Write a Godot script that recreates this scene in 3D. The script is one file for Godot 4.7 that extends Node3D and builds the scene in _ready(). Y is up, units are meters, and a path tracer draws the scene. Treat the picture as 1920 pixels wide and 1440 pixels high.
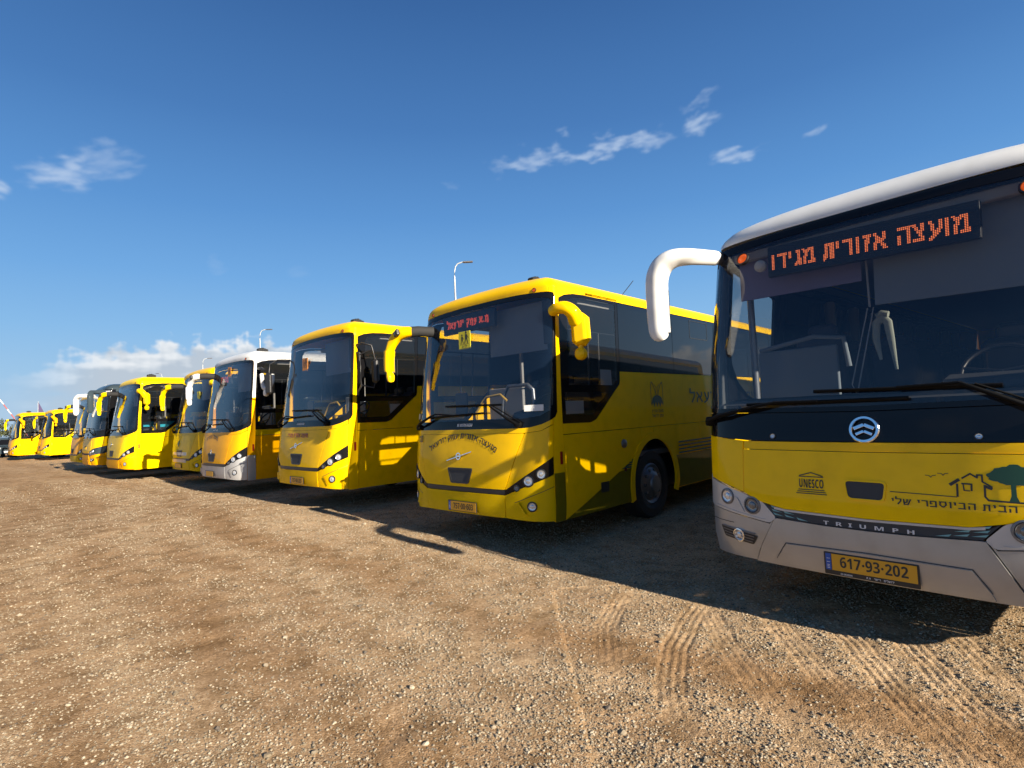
extends Node3D
# A row of parked coaches on a gravel lot under a blue winter sky.

const EXPO := 2.55
const SUN_TURN := 2.0
var font_bold: SystemFont
var font_reg: SystemFont
var font_mono: SystemFont
var mk := {}      # surface table of the common coach
var gd := {}      # surface table of the big tourist coach
var m := {}       # materials
var heb := {}     # Hebrew letter strokes
var used := {}
var rng := RandomNumberGenerator.new()


# ------------------------------------------------------------------ mesh builder
class MB:
	var v := PackedVector3Array()
	var n := PackedVector3Array()
	var boxy := 1.0      # below 1 a tube's section is squarer

	func tri(a: Vector3, b: Vector3, c: Vector3, na: Vector3, nb: Vector3, nc: Vector3) -> void:
		if (c - a).cross(b - a).dot(na + nb + nc) < 0.0:
			v.append_array(PackedVector3Array([a, c, b]))
			n.append_array(PackedVector3Array([na, nc, nb]))
		else:
			v.append_array(PackedVector3Array([a, b, c]))
			n.append_array(PackedVector3Array([na, nb, nc]))

	func flat(a: Vector3, b: Vector3, c: Vector3, d: Vector3, nr: Vector3) -> void:
		tri(a, b, c, nr, nr, nr)
		tri(a, c, d, nr, nr, nr)

	func box(xf: Transform3D, s: Vector3, bev := 0.0) -> void:
		# a box centred on xf with chamfered edges
		var h := s * 0.5
		var b := minf(bev, minf(h.x, minf(h.y, h.z)) * 0.9)
		var ax := [Vector3.RIGHT, Vector3.UP, Vector3.BACK]
		for i in 3:
			for sg in [-1.0, 1.0]:
				var u: Vector3 = ax[(i + 1) % 3]
				var w: Vector3 = ax[(i + 2) % 3]
				var hu := h[(i + 1) % 3] - b
				var hw := h[(i + 2) % 3] - b
				var c: Vector3 = ax[i] * sg * h[i]
				var nr: Vector3 = xf.basis * (ax[i] * sg)
				flat(xf * (c - u * hu - w * hw), xf * (c + u * hu - w * hw), xf * (c + u * hu + w * hw), xf * (c - u * hu + w * hw), nr.normalized())
		if b <= 0.0:
			return
		for i in 3:
			for s1 in [-1.0, 1.0]:
				for s2 in [-1.0, 1.0]:
					var a1 := (i + 1) % 3
					var a2 := (i + 2) % 3
					var p: Vector3 = ax[a1] * s1 * h[a1] + ax[a2] * s2 * (h[a2] - b)
					var q: Vector3 = ax[a1] * s1 * (h[a1] - b) + ax[a2] * s2 * h[a2]
					var e: Vector3 = ax[i] * (h[i] - b)
					var n1: Vector3 = (xf.basis * (ax[a1] * s1)).normalized()
					var n2: Vector3 = (xf.basis * (ax[a2] * s2)).normalized()
					tri(xf * (p - e), xf * (p + e), xf * (q + e), n1, n1, n2)
					tri(xf * (p - e), xf * (q + e), xf * (q - e), n1, n2, n2)
		for sx in [-1.0, 1.0]:
			for sy in [-1.0, 1.0]:
				for sz in [-1.0, 1.0]:
					var k := Vector3(sx, sy, sz)
					var nr: Vector3 = (xf.basis * k).normalized()
					tri(xf * Vector3(sx * h.x, sy * (h.y - b), sz * (h.z - b)), xf * Vector3(sx * (h.x - b), sy * h.y, sz * (h.z - b)), xf * Vector3(sx * (h.x - b), sy * (h.y - b), sz * h.z), nr, nr, nr)

	func lathe(xf: Transform3D, prof: PackedVector2Array, seg := 24) -> void:
		# prof: (radius, height along local z)
		for i in prof.size() - 1:
			var a := prof[i]
			var b := prof[i + 1]
			var d := b - a
			var nn := Vector2(d.y, -d.x).normalized()
			if nn.x < 0.0 or (absf(nn.x) < 0.001 and nn.y < 0.0):
				nn = -nn if absf(nn.x) > 0.001 else nn
			for k in seg:
				var t0 := TAU * k / seg
				var t1 := TAU * (k + 1) / seg
				var c0 := Vector3(cos(t0), sin(t0), 0)
				var c1 := Vector3(cos(t1), sin(t1), 0)
				var n0: Vector3 = (xf.basis * (c0 * nn.x + Vector3(0, 0, nn.y))).normalized()
				var n1: Vector3 = (xf.basis * (c1 * nn.x + Vector3(0, 0, nn.y))).normalized()
				var p0: Vector3 = xf * (c0 * a.x + Vector3(0, 0, a.y))
				var p1: Vector3 = xf * (c1 * a.x + Vector3(0, 0, a.y))
				var q0: Vector3 = xf * (c0 * b.x + Vector3(0, 0, b.y))
				var q1: Vector3 = xf * (c1 * b.x + Vector3(0, 0, b.y))
				if a.x > 1e-5:
					tri(p0, p1, q1, n0, n1, n1)
				if b.x > 1e-5:
					tri(p0, q1, q0, n0, n1, n0)

	func bent(p: Array, r: Array, seg: int, sq := Vector2.ONE, up := Vector3.UP) -> void:
		# a tube through the points, rounded between them
		var q := []
		var w := []
		for i in p.size() - 1:
			var a: Vector3 = p[maxi(i - 1, 0)]
			var d: Vector3 = p[mini(i + 2, p.size() - 1)]
			for k in 6:
				q.append(p[i].cubic_interpolate(p[i + 1], a, d, k / 6.0))
				w.append(lerpf(r[i], r[i + 1], k / 6.0))
		q.append(p[-1])
		w.append(r[-1])
		# rounded ends
		for e in 2:
			var t: Vector3 = (q[0] - q[1]).normalized()
			var r0: float = w[0]
			var p0: Vector3 = q[0]
			for k in 3:
				q.push_front(p0 + t * r0 * [.22, .4, .5][k])
				w.push_front(r0 * [.9, .62, .25][k])
			q.reverse()
			w.reverse()
		tube(q, w, seg, sq, up)

	func tube(pts: Array, rad, seg := 8, sq := Vector2.ONE, up := Vector3.UP, caps := true) -> void:
		# sq scales the section along (side, up)
		var rings := []
		for i in pts.size():
			var t: Vector3 = (pts[mini(i + 1, pts.size() - 1)] - pts[maxi(i - 1, 0)]).normalized()
			var side := t.cross(up)
			if side.length() < 0.05:
				side = t.cross(Vector3.RIGHT)
			side = side.normalized()
			var u2 := side.cross(t).normalized()
			var r: float = rad[i] if rad is Array else rad
			var ring := []
			for k in seg:
				var th := TAU * (k + 0.5) / seg
				var cx := signf(cos(th)) * pow(absf(cos(th)), boxy)
				var cy := signf(sin(th)) * pow(absf(sin(th)), boxy)
				ring.append([pts[i] + side * cx * r * sq.x + u2 * cy * r * sq.y, (side * cos(th) / sq.x + u2 * sin(th) / sq.y).normalized()])
			rings.append([ring, t])
		for i in rings.size() - 1:
			var a: Array = rings[i][0]
			var b: Array = rings[i + 1][0]
			for k in seg:
				var k2 := (k + 1) % seg
				tri(a[k][0], a[k2][0], b[k2][0], a[k][1], a[k2][1], b[k2][1])
				tri(a[k][0], b[k2][0], b[k][0], a[k][1], b[k2][1], b[k][1])
		if caps:
			for e in [[0, -1.0], [rings.size() - 1, 1.0]]:
				var ring: Array = rings[e[0]][0]
				var nr: Vector3 = rings[e[0]][1] * e[1]
				for k in range(1, seg - 1):
					tri(ring[0][0], ring[k][0], ring[k + 1][0], nr, nr, nr)

	func mesh() -> ArrayMesh:
		var am := ArrayMesh.new()
		if v.is_empty():
			return am
		var a := []
		a.resize(Mesh.ARRAY_MAX)
		a[Mesh.ARRAY_VERTEX] = v
		a[Mesh.ARRAY_NORMAL] = n
		am.add_surface_from_arrays(Mesh.PRIMITIVE_TRIANGLES, a)
		return am


# ------------------------------------------------------------------ node helpers
func numbered(called: String) -> String:
	var k: int = used.get(called, -1) + 1
	used[called] = k
	return called if k == 0 else "%s_%03d" % [called, k]

func tag(o: Node, label: String, category: String, group := "", kind := "") -> void:
	if label: o.set_meta("label", label)
	if category: o.set_meta("category", category)
	if group: o.set_meta("group", group)
	if kind: o.set_meta("kind", kind)

func thing(called: String, at: Vector3, turn := 0.0) -> Node3D:
	var o := Node3D.new()
	o.name = numbered(called)
	add_child(o)
	o.position = at
	o.rotation.y = turn
	return o

func part(called: String, mb, mat: Material, parent: Node, role := "") -> MeshInstance3D:
	var o := MeshInstance3D.new()
	o.name = called
	o.mesh = mb.mesh() if mb is MB else mb
	o.material_override = mat
	parent.add_child(o, true)
	if role: o.set_meta("role", role)
	return o

func top(called: String, mb, mat: Material) -> MeshInstance3D:
	var o := MeshInstance3D.new()
	o.name = numbered(called)
	o.mesh = mb.mesh() if mb is MB else mb
	o.material_override = mat
	add_child(o)
	return o


# ------------------------------------------------------------------ coach surface: chart (s along the plan outline, y up)
func lut(t: PackedFloat32Array, y: float) -> float:
	if y <= t[0]:
		return t[1]
	var i := 2
	while i < t.size():
		if y < t[i]:
			return lerpf(t[i - 1], t[i + 1], (y - t[i - 2]) / (t[i] - t[i - 2]))
		i += 2
	return t[t.size() - 1]

func surface_table(p: float, zc: Array, zf: Array, w: Array) -> Dictionary:
	var d := {"zc": PackedFloat32Array(zc), "zf": PackedFloat32Array(zf), "w": PackedFloat32Array(w)}
	var n := 400
	var ss := PackedFloat32Array()
	var tt := PackedFloat32Array()
	var qq := PackedFloat32Array()
	var acc := 0.0
	for i in n:
		var th := (PI / 2) * i / (n - 1)
		tt.append(pow(sin(th), 2.0 / p) if i > 0 else 0.0)
		qq.append(pow(cos(th), 2.0 / p) if i < n - 1 else 0.0)
		if i > 0:
			acc += Vector2(1.26 * (tt[i] - tt[i - 1]), 0.45 * (qq[i] - qq[i - 1])).length()
		ss.append(acc)
	var rt := PackedFloat32Array()
	var rq := PackedFloat32Array()
	var j := 0
	for k in 161:
		var s := acc * k / 160.0
		while j < n - 2 and ss[j + 1] < s:
			j += 1
		var f := clampf((s - ss[j]) / maxf(ss[j + 1] - ss[j], 1e-6), 0, 1)
		rt.append(lerpf(tt[j], tt[j + 1], f))
		rq.append(lerpf(qq[j], qq[j + 1], f))
	d.t = rt
	d.q = rq
	d.end = acc
	return d

func at(T: Dictionary, s: float, y: float) -> Vector3:
	var a := absf(s)
	var zc := lut(T.zc, y)
	var w := lut(T.w, y)
	var e: float = T.end
	if a >= e:
		return Vector3(signf(s) * w, y, zc - (a - e))
	var u := a / e * 160.0
	var i := mini(int(u), 159)
	var tl: PackedFloat32Array = T.t
	var ql: PackedFloat32Array = T.q
	return Vector3(signf(s) * w * lerpf(tl[i], tl[i + 1], u - i), y, zc + (lut(T.zf, y) - zc) * lerpf(ql[i], ql[i + 1], u - i))

func nrm(T: Dictionary, s: float, y: float) -> Vector3:
	return (at(T, s + 0.015, y) - at(T, s - 0.015, y)).cross(at(T, s, y + 0.015) - at(T, s, y - 0.015)).normalized()

func frame(T: Dictionary, s: float, y: float, off := 0.0) -> Transform3D:
	var nn := nrm(T, s, y)
	var x := Vector3.UP.cross(nn).normalized()
	return Transform3D(Basis(x, nn.cross(x).normalized(), nn), at(T, s, y) + nn * off)

func lay(mb: MB, T: Dictionary, poly: PackedVector2Array, off := 0.0, cs := 0.1, cy := 0.13) -> void:
	# lays a chart polygon on the coach, cut into cells so that it follows the curve
	var lo := poly[0]
	var hi := poly[0]
	for p in poly:
		lo = lo.min(p)
		hi = hi.max(p)
	var cache := {}
	for i in range(floori(lo.x / cs), ceili(hi.x / cs)):
		for j in range(floori(lo.y / cy), ceili(hi.y / cy)):
			var cell := PackedVector2Array([Vector2(i * cs, j * cy), Vector2((i + 1) * cs, j * cy), Vector2((i + 1) * cs, (j + 1) * cy), Vector2(i * cs, (j + 1) * cy)])
			for q in Geometry2D.intersect_polygons(poly, cell):
				var ix := Geometry2D.triangulate_polygon(q)
				var ps := []
				for p in q:
					var key := Vector2i(roundi(p.x * 20000), roundi(p.y * 20000))
					if not cache.has(key):
						var nn := nrm(T, p.x, p.y)
						cache[key] = [at(T, p.x, p.y) + nn * off, nn]
					ps.append(cache[key])
				for k in range(0, ix.size(), 3):
					var a: Array = ps[ix[k]]
					var b: Array = ps[ix[k + 1]]
					var c: Array = ps[ix[k + 2]]
					mb.tri(a[0], b[0], c[0], a[1], b[1], c[1])

func rim(mb: MB, T: Dictionary, poly: PackedVector2Array, o0: float, o1: float, step := 0.12) -> void:
	# the edge of a panel, from offset o0 down to o1
	var ccw := not Geometry2D.is_polygon_clockwise(poly)
	for i in poly.size():
		var a := poly[i]
		var b := poly[(i + 1) % poly.size()]
		var cnt := maxi(1, ceili(a.distance_to(b) / step))
		for k in cnt:
			var p := a.lerp(b, float(k) / cnt)
			var q := a.lerp(b, float(k + 1) / cnt)
			var e := (q - p).normalized()
			var out2 := Vector2(e.y, -e.x) if ccw else Vector2(-e.y, e.x)
			var n0 := nrm(T, p.x, p.y)
			var n1 := nrm(T, q.x, q.y)
			var p0 := at(T, p.x, p.y)
			var q0 := at(T, q.x, q.y)
			var fx := frame(T, p.x, p.y)
			var out3 := (fx.basis.x * out2.x + fx.basis.y * out2.y).normalized()
			mb.flat(p0 + n0 * o0, q0 + n1 * o0, q0 + n1 * o1, p0 + n0 * o1, out3)

func panel(called: String, T: Dictionary, polys: Array, mat: Material, parent: Node, role := "", off := 0.0, depth := 0.0, cs := 0.1, cy := 0.13) -> MeshInstance3D:
	var mb := MB.new()
	for p in polys:
		lay(mb, T, p, off, cs, cy)
		if depth > 0.0:
			rim(mb, T, p, off, off - depth)
	return part(called, mb, mat, parent, role)

func pv(a: Array) -> PackedVector2Array:
	var r := PackedVector2Array()
	for i in range(0, a.size(), 2):
		r.append(Vector2(a[i], a[i + 1]))
	return r

func flip(p: PackedVector2Array) -> PackedVector2Array:
	var r := PackedVector2Array()
	for q in p:
		r.append(Vector2(-q.x, q.y))
	return r

func rect(x0: float, y0: float, x1: float, y1: float) -> PackedVector2Array:
	return PackedVector2Array([Vector2(x0, y0), Vector2(x1, y0), Vector2(x1, y1), Vector2(x0, y1)])

func circle(c: Vector2, r: float, k := 24) -> PackedVector2Array:
	var p := PackedVector2Array()
	for i in k:
		p.append(c + Vector2.from_angle(TAU * i / k) * r)
	return p

func sym(half: Array) -> PackedVector2Array:
	# closes a right-half outline (from the centre bottom round to the centre top) with its mirror image
	var p := pv(half)
	for i in range(p.size() - 1, -1, -1):
		if absf(p[i].x) > 1e-4:
			p.append(Vector2(-p[i].x, p[i].y))
	return p

func rounded(p: PackedVector2Array, r: float, k := 4) -> PackedVector2Array:
	var o := PackedVector2Array()
	var n := p.size()
	for i in n:
		var a := p[(i + n - 1) % n]
		var b := p[i]
		var c := p[(i + 1) % n]
		var d := minf(r, minf(a.distance_to(b), c.distance_to(b)) * 0.45)
		var s := b + (a - b).normalized() * d
		var e := b + (c - b).normalized() * d
		for j in k + 1:
			var t := float(j) / k
			o.append(s.lerp(b, t).lerp(b.lerp(e, t), t))
	return o

func ring(outer: PackedVector2Array, inner: PackedVector2Array) -> Array:
	# outer minus inner, cut in two halves so that no piece has a hole
	var c := 0.0
	for p in inner:
		c += p.x / inner.size()
	var r := []
	for h in [rect(-60, -9, c, 9), rect(c, -9, 60, 9)]:
		for q in Geometry2D.intersect_polygons(outer, h):
			for z in Geometry2D.clip_polygons(q, inner):
				r.append(z)
	return r

func stroke(pts: PackedVector2Array, w: float, round_ends := false) -> Array:
	return Geometry2D.offset_polyline(pts, w / 2, Geometry2D.JOIN_MITER, Geometry2D.END_ROUND if round_ends else Geometry2D.END_BUTT)


# ------------------------------------------------------------------ lettering
func letters_setup() -> void:
	heb = {
		"א": [.78, [.04, 1, .76, 0], [.68, 1, .68, .72, .46, .44], [.06, 0, .1, .34, .3, .6]],
		"ב": [.72, [.06, .94, .58, .94, .58, .06], [0, .06, .72, .06]],
		"ג": [.5, [.08, .94, .36, .94, .38, .4, .48, 0], [.38, .36, .04, .02]],
		"ד": [.72, [0, .94, .72, .94], [.58, .94, .58, 0]],
		"ה": [.7, [0, .94, .62, .94, .62, 0], [.1, 0, .1, .58]],
		"ו": [.24, [0, .94, .16, .94, .16, 0]],
		"ז": [.52, [0, .94, .54, .94], [.28, .94, .26, 0]],
		"י": [.24, [0, .94, .16, .94, .16, .52]],
		"ל": [.64, [.06, 1.36, .06, .94, .58, .94, .56, .6, .24, 0]],
		"מ": [.78, [0, 1, .2, .66, .06, 0], [.2, .7, .42, .94, .68, .88, .72, .06, .38, .06]],
		"ם": [.72, [.08, .06, .08, .94, .62, .92, .64, .06], [0, .06, .72, .06]],
		"ס": [.78, [0, .94, .66, .94, .7, .46, .42, .05], [.15, .94, .1, .42, .44, .05]],
		"ע": [.72, [.1, 1, .36, .2], [.64, 1, .6, .5, .38, .16, 0, -.06]],
		"פ": [.7, [.28, .5, .08, .5, .08, .94, .6, .92, .62, .06, 0, .06]],
		"צ": [.7, [.04, 1, .6, .1], [.6, 1, .56, .66, .34, .5], [0, .06, .66, .06]],
		"ק": [.7, [0, .94, .64, .94, .6, .56, .36, .14], [.1, .6, .1, -.34]],
		"ר": [.64, [0, .94, .56, .92, .58, 0]],
		"ש": [.86, [.04, 1, .12, .06, .5, .06, .8, 1], [.44, 1, .38, .46, .12, .3]],
		"ת": [.72, [.06, .94, .6, .94, .6, 0], [.18, .94, .16, .06, 0, .04]],
		".": [.2, [.02, .08, .18, .08]],
		"'": [.2, [.14, 1, .06, .7]],
	}

func hebrew(txt: String, h: float, weight := 0.16, gap := 0.2, narrow := 1.0) -> Array:
	# polygons of the text, drawn from right to left, from x = 0 to the width that is returned
	var x := 0.0
	var cs := txt.split("")
	cs.reverse()
	var out := []
	for c in cs:
		if c == " ":
			x += 0.42 * narrow
			continue
		var g: Array = heb[c]
		for k in range(1, g.size()):
			var pts := PackedVector2Array()
			for q in pv(g[k]):
				pts.append(Vector2(x + q.x * narrow, q.y) * h)
			for pl in stroke(pts, weight * h):
				if not Geometry2D.is_polygon_clockwise(pl):
					out.append(pl)
		x += (g[0] + gap) * narrow
	return [out, (x - gap * narrow) * h]

func latin(txt: String, f: Font, h: float, squeeze := 1.0) -> Array:
	# triangles (three points each) of a line of text whose capitals are h tall, centred at x = 0
	var tm := TextMesh.new()
	tm.text = txt
	tm.font = f
	tm.font_size = 64
	tm.pixel_size = h / 64.0 * 1.4
	tm.depth = 0.0
	tm.curve_step = 3.0
	tm.vertical_alignment = VERTICAL_ALIGNMENT_BOTTOM
	var a := tm.get_mesh_arrays()
	var vv: PackedVector3Array = a[Mesh.ARRAY_VERTEX]
	var ii: PackedInt32Array = a[Mesh.ARRAY_INDEX] if a[Mesh.ARRAY_INDEX] else PackedInt32Array(range(vv.size()))
	var lo := 1e9
	for q in vv:
		lo = minf(lo, q.y)
	var r := []
	for i in ii:
		r.append(Vector2(vv[i].x * squeeze, vv[i].y - lo))
	return r

func text_on(called: String, T: Dictionary, txt: String, f: Font, s: float, y: float, h: float, mat: Material, parent: Node, off := 0.006, squeeze := 1.0, slant := 0.0, turn := 0.0) -> MeshInstance3D:
	var mb := MB.new()
	var p := latin(txt, f, h, squeeze)
	for i in range(0, p.size(), 3):
		var q := []
		for k in 3:
			var l: Vector2 = p[i + k]
			l = Vector2(l.x + slant * l.y, l.y).rotated(turn)
			var nn := nrm(T, s + l.x, y + l.y)
			q.append([at(T, s + l.x, y + l.y) + nn * off, nn])
		mb.tri(q[0][0], q[1][0], q[2][0], q[0][1], q[1][1], q[2][1])
	return part(called, mb, mat, parent)

func flat_text(txt: String, f: Font, h: float, xf: Transform3D, squeeze := 1.0, mb: MB = null) -> MB:
	mb = mb if mb else MB.new()
	var p := latin(txt, f, h, squeeze)
	var nr := xf.basis.z.normalized()
	for i in range(0, p.size(), 3):
		mb.tri(xf * Vector3(p[i].x, p[i].y, 0), xf * Vector3(p[i + 1].x, p[i + 1].y, 0), xf * Vector3(p[i + 2].x, p[i + 2].y, 0), nr, nr, nr)
	return mb

func flat_poly(mb: MB, poly: PackedVector2Array, xf: Transform3D) -> void:
	var ix := Geometry2D.triangulate_polygon(poly)
	var nr := xf.basis.z.normalized()
	for k in range(0, ix.size(), 3):
		mb.tri(xf * Vector3(poly[ix[k]].x, poly[ix[k]].y, 0), xf * Vector3(poly[ix[k + 1]].x, poly[ix[k + 1]].y, 0), xf * Vector3(poly[ix[k + 2]].x, poly[ix[k + 2]].y, 0), nr, nr, nr)

func hebrew_on(called: String, T: Dictionary, txt: String, s: float, y: float, h: float, width: float, mat: Material, parent: Node, arc := 0.0, weight := 0.16, off := 0.006, gap := 0.2) -> MeshInstance3D:
	# centred at s; arc > 0 is the radius of the circle that the baseline follows
	var r := hebrew(txt, h, weight, gap)
	var w: float = r[1]
	var k := width / w if width > 0.0 else 1.0
	var mb := MB.new()
	for pl in r[0]:
		var q := PackedVector2Array()
		for p in pl:
			var x: float = (p.x - w / 2) * k
			if arc > 0.0:
				var th: float = x / arc
				q.append(Vector2(s + sin(th) * (arc + p.y), y - arc + cos(th) * (arc + p.y)))
			else:
				q.append(Vector2(s + x, y + p.y))
		lay(mb, T, q, off, 0.2, 0.2)
	return part(called, mb, mat, parent)

func dots(txt: String, rows: int, cell: float, total: float) -> Array:
	# centres of the lit lamps of a dot display, letter by letter on the display's grid
	var cs := txt.split("")
	cs.reverse()
	var need := 0.0
	for c in cs:
		need += 5.0 if c == " " else heb[c][0] * rows + 2.0
	var k := total / cell / need
	var x := 0.0
	var out := []
	for c in cs:
		if c == " ":
			x += 5.0 * k
			continue
		var g: Array = heb[c]
		var polys := []
		for i in range(1, g.size()):
			var pts := PackedVector2Array()
			for q in pv(g[i]):
				pts.append(Vector2(q.x * rows * k, q.y * rows))
			polys.append_array(stroke(pts, 2.05))
		for i in range(-2, int(g[0] * rows * k) + 4):
			for j in range(-5, int(rows * 1.5)):
				for pl in polys:
					if Geometry2D.is_point_in_polygon(Vector2(i + .5, j + .5), pl):
						out.append(Vector2((roundf(x) + i + .5) * cell, (j + .5) * cell))
						break
		x += (g[0] * rows + 2.0) * k
	return [out, x * cell]


# ------------------------------------------------------------------ materials
func lin(r: float, g: float, b: float) -> Color:
	return Color(r, g, b).linear_to_srgb()

func solid(c: Color, rough := 0.6, metal := 0.0) -> StandardMaterial3D:
	var x := StandardMaterial3D.new()
	x.albedo_color = c
	x.roughness = rough
	x.metallic = metal
	return x

func paint(c: Color, rough := 0.45, metal := 0.0) -> StandardMaterial3D:
	var x := solid(c, rough, metal)
	x.metallic_specular = .1
	x.clearcoat_enabled = true
	x.clearcoat = 0.28
	x.clearcoat_roughness = 0.04
	x.albedo_texture = m.dust
	x.uv1_triplanar = true
	x.uv1_scale = Vector3(0.45, 0.45, 0.45)
	return x

func pane(c: Color, alpha: float, rough := 0.03) -> StandardMaterial3D:
	var x := solid(c, rough)
	x.albedo_color.a = alpha
	x.transparency = BaseMaterial3D.TRANSPARENCY_ALPHA
	return x

func glow(c: Color, e: float) -> StandardMaterial3D:
	var x := solid(c, 0.5)
	x.emission_enabled = true
	x.emission = c
	x.emission_energy_multiplier = e
	return x

func noise_tex(freq: float, ramp: Array, size := 512, octaves := 5, kind := FastNoiseLite.TYPE_SIMPLEX_SMOOTH, sd := 3) -> NoiseTexture2D:
	var n := FastNoiseLite.new()
	n.seed = sd
	n.noise_type = kind
	n.frequency = freq
	n.fractal_octaves = octaves
	var t := NoiseTexture2D.new()
	t.width = size
	t.height = size
	t.seamless = true
	t.noise = n
	if ramp:
		var g := Gradient.new()
		g.offsets = PackedFloat32Array(ramp[0])
		g.colors = PackedColorArray(ramp[1])
		t.color_ramp = g
	return t

func materials() -> void:
	m.dust = noise_tex(0.012, [[0.0, 0.4, 0.62, 1.0], [Color(.93, .925, .91), Color(.985, .985, .98), Color(1, 1, 1), Color(.965, .96, .95)]], 512, 6)
	m.yellow = paint(lin(.88, .52, .0))
	m.lemon = paint(lin(.88, .60, .0))
	m.amber_paint = paint(lin(.84, .39, .0))
	m.olive = paint(lin(.70, .46, .001))
	m.dark_olive = paint(lin(.15, .125, .006))
	m.gold = paint(lin(.90, .555, .0))
	m.white = paint(lin(.66, .66, .64))
	m.silver = paint(lin(.46, .46, .46), .36, .35)
	m.bronze = paint(lin(.395, .39, .38), .34, .5)
	m.lamp_silver = paint(lin(.50, .50, .50), .3, .3)
	m.dark_paint = paint(lin(.035, .05, .06), .25)
	m.black_paint = paint(lin(.012, .013, .015), .25)
	m.frit = solid(lin(.006, .006, .007), .07)
	m.frit.metallic_specular = .36
	m.pillar_grey = paint(lin(.10, .11, .12), .3)
	m.black = solid(lin(.012, .012, .013), .45)
	m.satin = solid(lin(.014, .014, .015), .4)
	m.rubber = solid(lin(.012, .012, .012), .8)
	m.wiper_black = solid(lin(.004, .004, .004), .6)
	m.wiper_black.metallic_specular = .25
	m.decal = solid(lin(.02, .022, .02), .5)
	m.decal_red = solid(lin(.32, .02, .03), .5)
	m.decal_green = solid(lin(.005, .06, .035), .5)
	m.teal = solid(lin(.16, .36, .38), .35)
	m.decal_white = solid(lin(.6, .6, .6), .5)
	m.chrome = solid(lin(.75, .76, .78), .12, 1.0)
	m.steel = solid(lin(.17, .17, .18), .45, .7)
	m.galv = solid(lin(.38, .40, .41), .5, .3)
	m.lens = solid(lin(.62, .64, .66), .08, .55)
	m.lens_dark = solid(lin(.16, .17, .18), .06, .5)
	m.amber = glow(Color(1.0, .42, .1), .12)
	m.amber.roughness = .2
	m.red_lens = solid(lin(.25, .01, .01), .2)
	m.glass = pane(lin(.008, .016, .034), .40)
	m.side_glass = pane(lin(.005, .006, .008), .94, .02)
	m.cab_glass = pane(lin(.012, .014, .017), .42)
	m.mirror_glass = solid(lin(.7, .72, .75), .03, 1.0)
	m.plate = solid(lin(.62, .31, .01), .45)
	m.plate_blue = solid(lin(.02, .08, .35), .45)
	m.led = glow(Color(1.0, .5, .27), .6)
	m.led_red = glow(Color(1.0, .36, .24), .5)
	m.interior = solid(lin(.075, .082, .095), .8)
	m.dash = solid(lin(.035, .038, .042), .7)
	m.seat = solid(lin(.05, .06, .095), .9)
	m.trim = solid(lin(.33, .33, .32), .7)
	m.blind = solid(lin(.20, .245, .29), .9)
	m.blind_violet = solid(lin(.19, .175, .30), .9)
	m.rail_yellow = solid(lin(.7, .45, .08), .4)
	m.rail_grey = solid(lin(.25, .27, .3), .35, .5)
	m.paper = solid(lin(.6, .6, .58), .8)
	m.cyan = solid(lin(.02, .45, .62), .8)
	m.sign_yellow = solid(lin(.74, .66, .03), .6)
	m.sign_orange = solid(lin(.75, .30, .06), .6)
	m.cloth = solid(lin(.30, .335, .285), .95)


# ------------------------------------------------------------------ parts shared by both coaches
func lamp_unit(T: Dictionary, s: float, y: float, r: float, parent: Node, lens: Material, called := "lamp", bezel: Material = null) -> void:
	var f := frame(T, s, y, 0.004)
	var b := MB.new()
	b.lathe(f, PackedVector2Array([Vector2(r * 1.28, -.01), Vector2(r * 1.24, .008), Vector2(r * 1.05, .01), Vector2(r * .98, -.004)]), 22)
	var o := part(called, b, bezel if bezel else m.satin, parent)
	var l := MB.new()
	l.lathe(f, PackedVector2Array([Vector2(r, .002), Vector2(r * .9, r * .14), Vector2(r * .78, r * .06), Vector2(r * .55, r * .02), Vector2(r * .5, r * .14), Vector2(r * .3, r * .22), Vector2(0, r * .25)]), 20)
	part("lens", l, lens, o)

func number_plate(T: Dictionary, s: float, y: float, digits: String, parent: Node, w := .52, h := .115, under := false) -> void:
	var f := frame(T, s, y, 0.014)
	f.basis = Basis(Vector3.RIGHT, Vector3.UP, Vector3.BACK)
	f.origin.z = maxf(f.origin.z, 0.0) + 0.012
	var b := MB.new()
	b.box(f, Vector3(w + .016, h + .016, .012), .004)
	var o := part("number_plate", b, m.satin, parent)
	var face := MB.new()
	face.box(f.translated_local(Vector3(.02, .012 if under else 0.0, .0065)), Vector3(w - .045, h - (.024 if under else 0.0), .002))
	part("plate_face", face, m.plate, o)
	var blue := MB.new()
	blue.box(f.translated_local(Vector3(-w / 2 + .021, .012 if under else 0.0, .0065)), Vector3(.034, h - (.024 if under else 0.0), .002))
	part("country_band", blue, m.plate_blue, o)
	var mark := MB.new()
	for yy in [-.012, .012]:
		mark.box(f.translated_local(Vector3(-w / 2 + .021, .022 + yy, .0082)), Vector3(.02, .003, .001))
	for k in 3:
		mark.box(f.translated_local(Vector3(-w / 2 + .021, -.01 - k * .01, .0082)), Vector3(.016, .004, .001))
	part("band_mark", mark, m.decal_white, o)
	if digits:
		part("digits", flat_text(digits, font_bold, h * (.52 if under else .62), f.translated_local(Vector3(.022, -h * (.14 if under else .32), .0088)), .82 if under else .76), m.decal, o)
	if under:
		var t := flat_text("02-5838200", font_bold, .011, f.translated_local(Vector3(-.14, -h / 2 - .001, .0068)), .9)
		var x0 := -.02
		for word in ["א.ת", "רישוי", "ירושלים"]:
			var r := hebrew(word, .012, .2)
			for pl in r[0]:
				if not Geometry2D.triangulate_polygon(pl).is_empty():
					flat_poly(t, pl, f.translated_local(Vector3(x0, -h / 2 + .0015, .0068)))
			x0 += r[1] + .02
		part("frame_text", t, m.decal_white, o)

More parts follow.
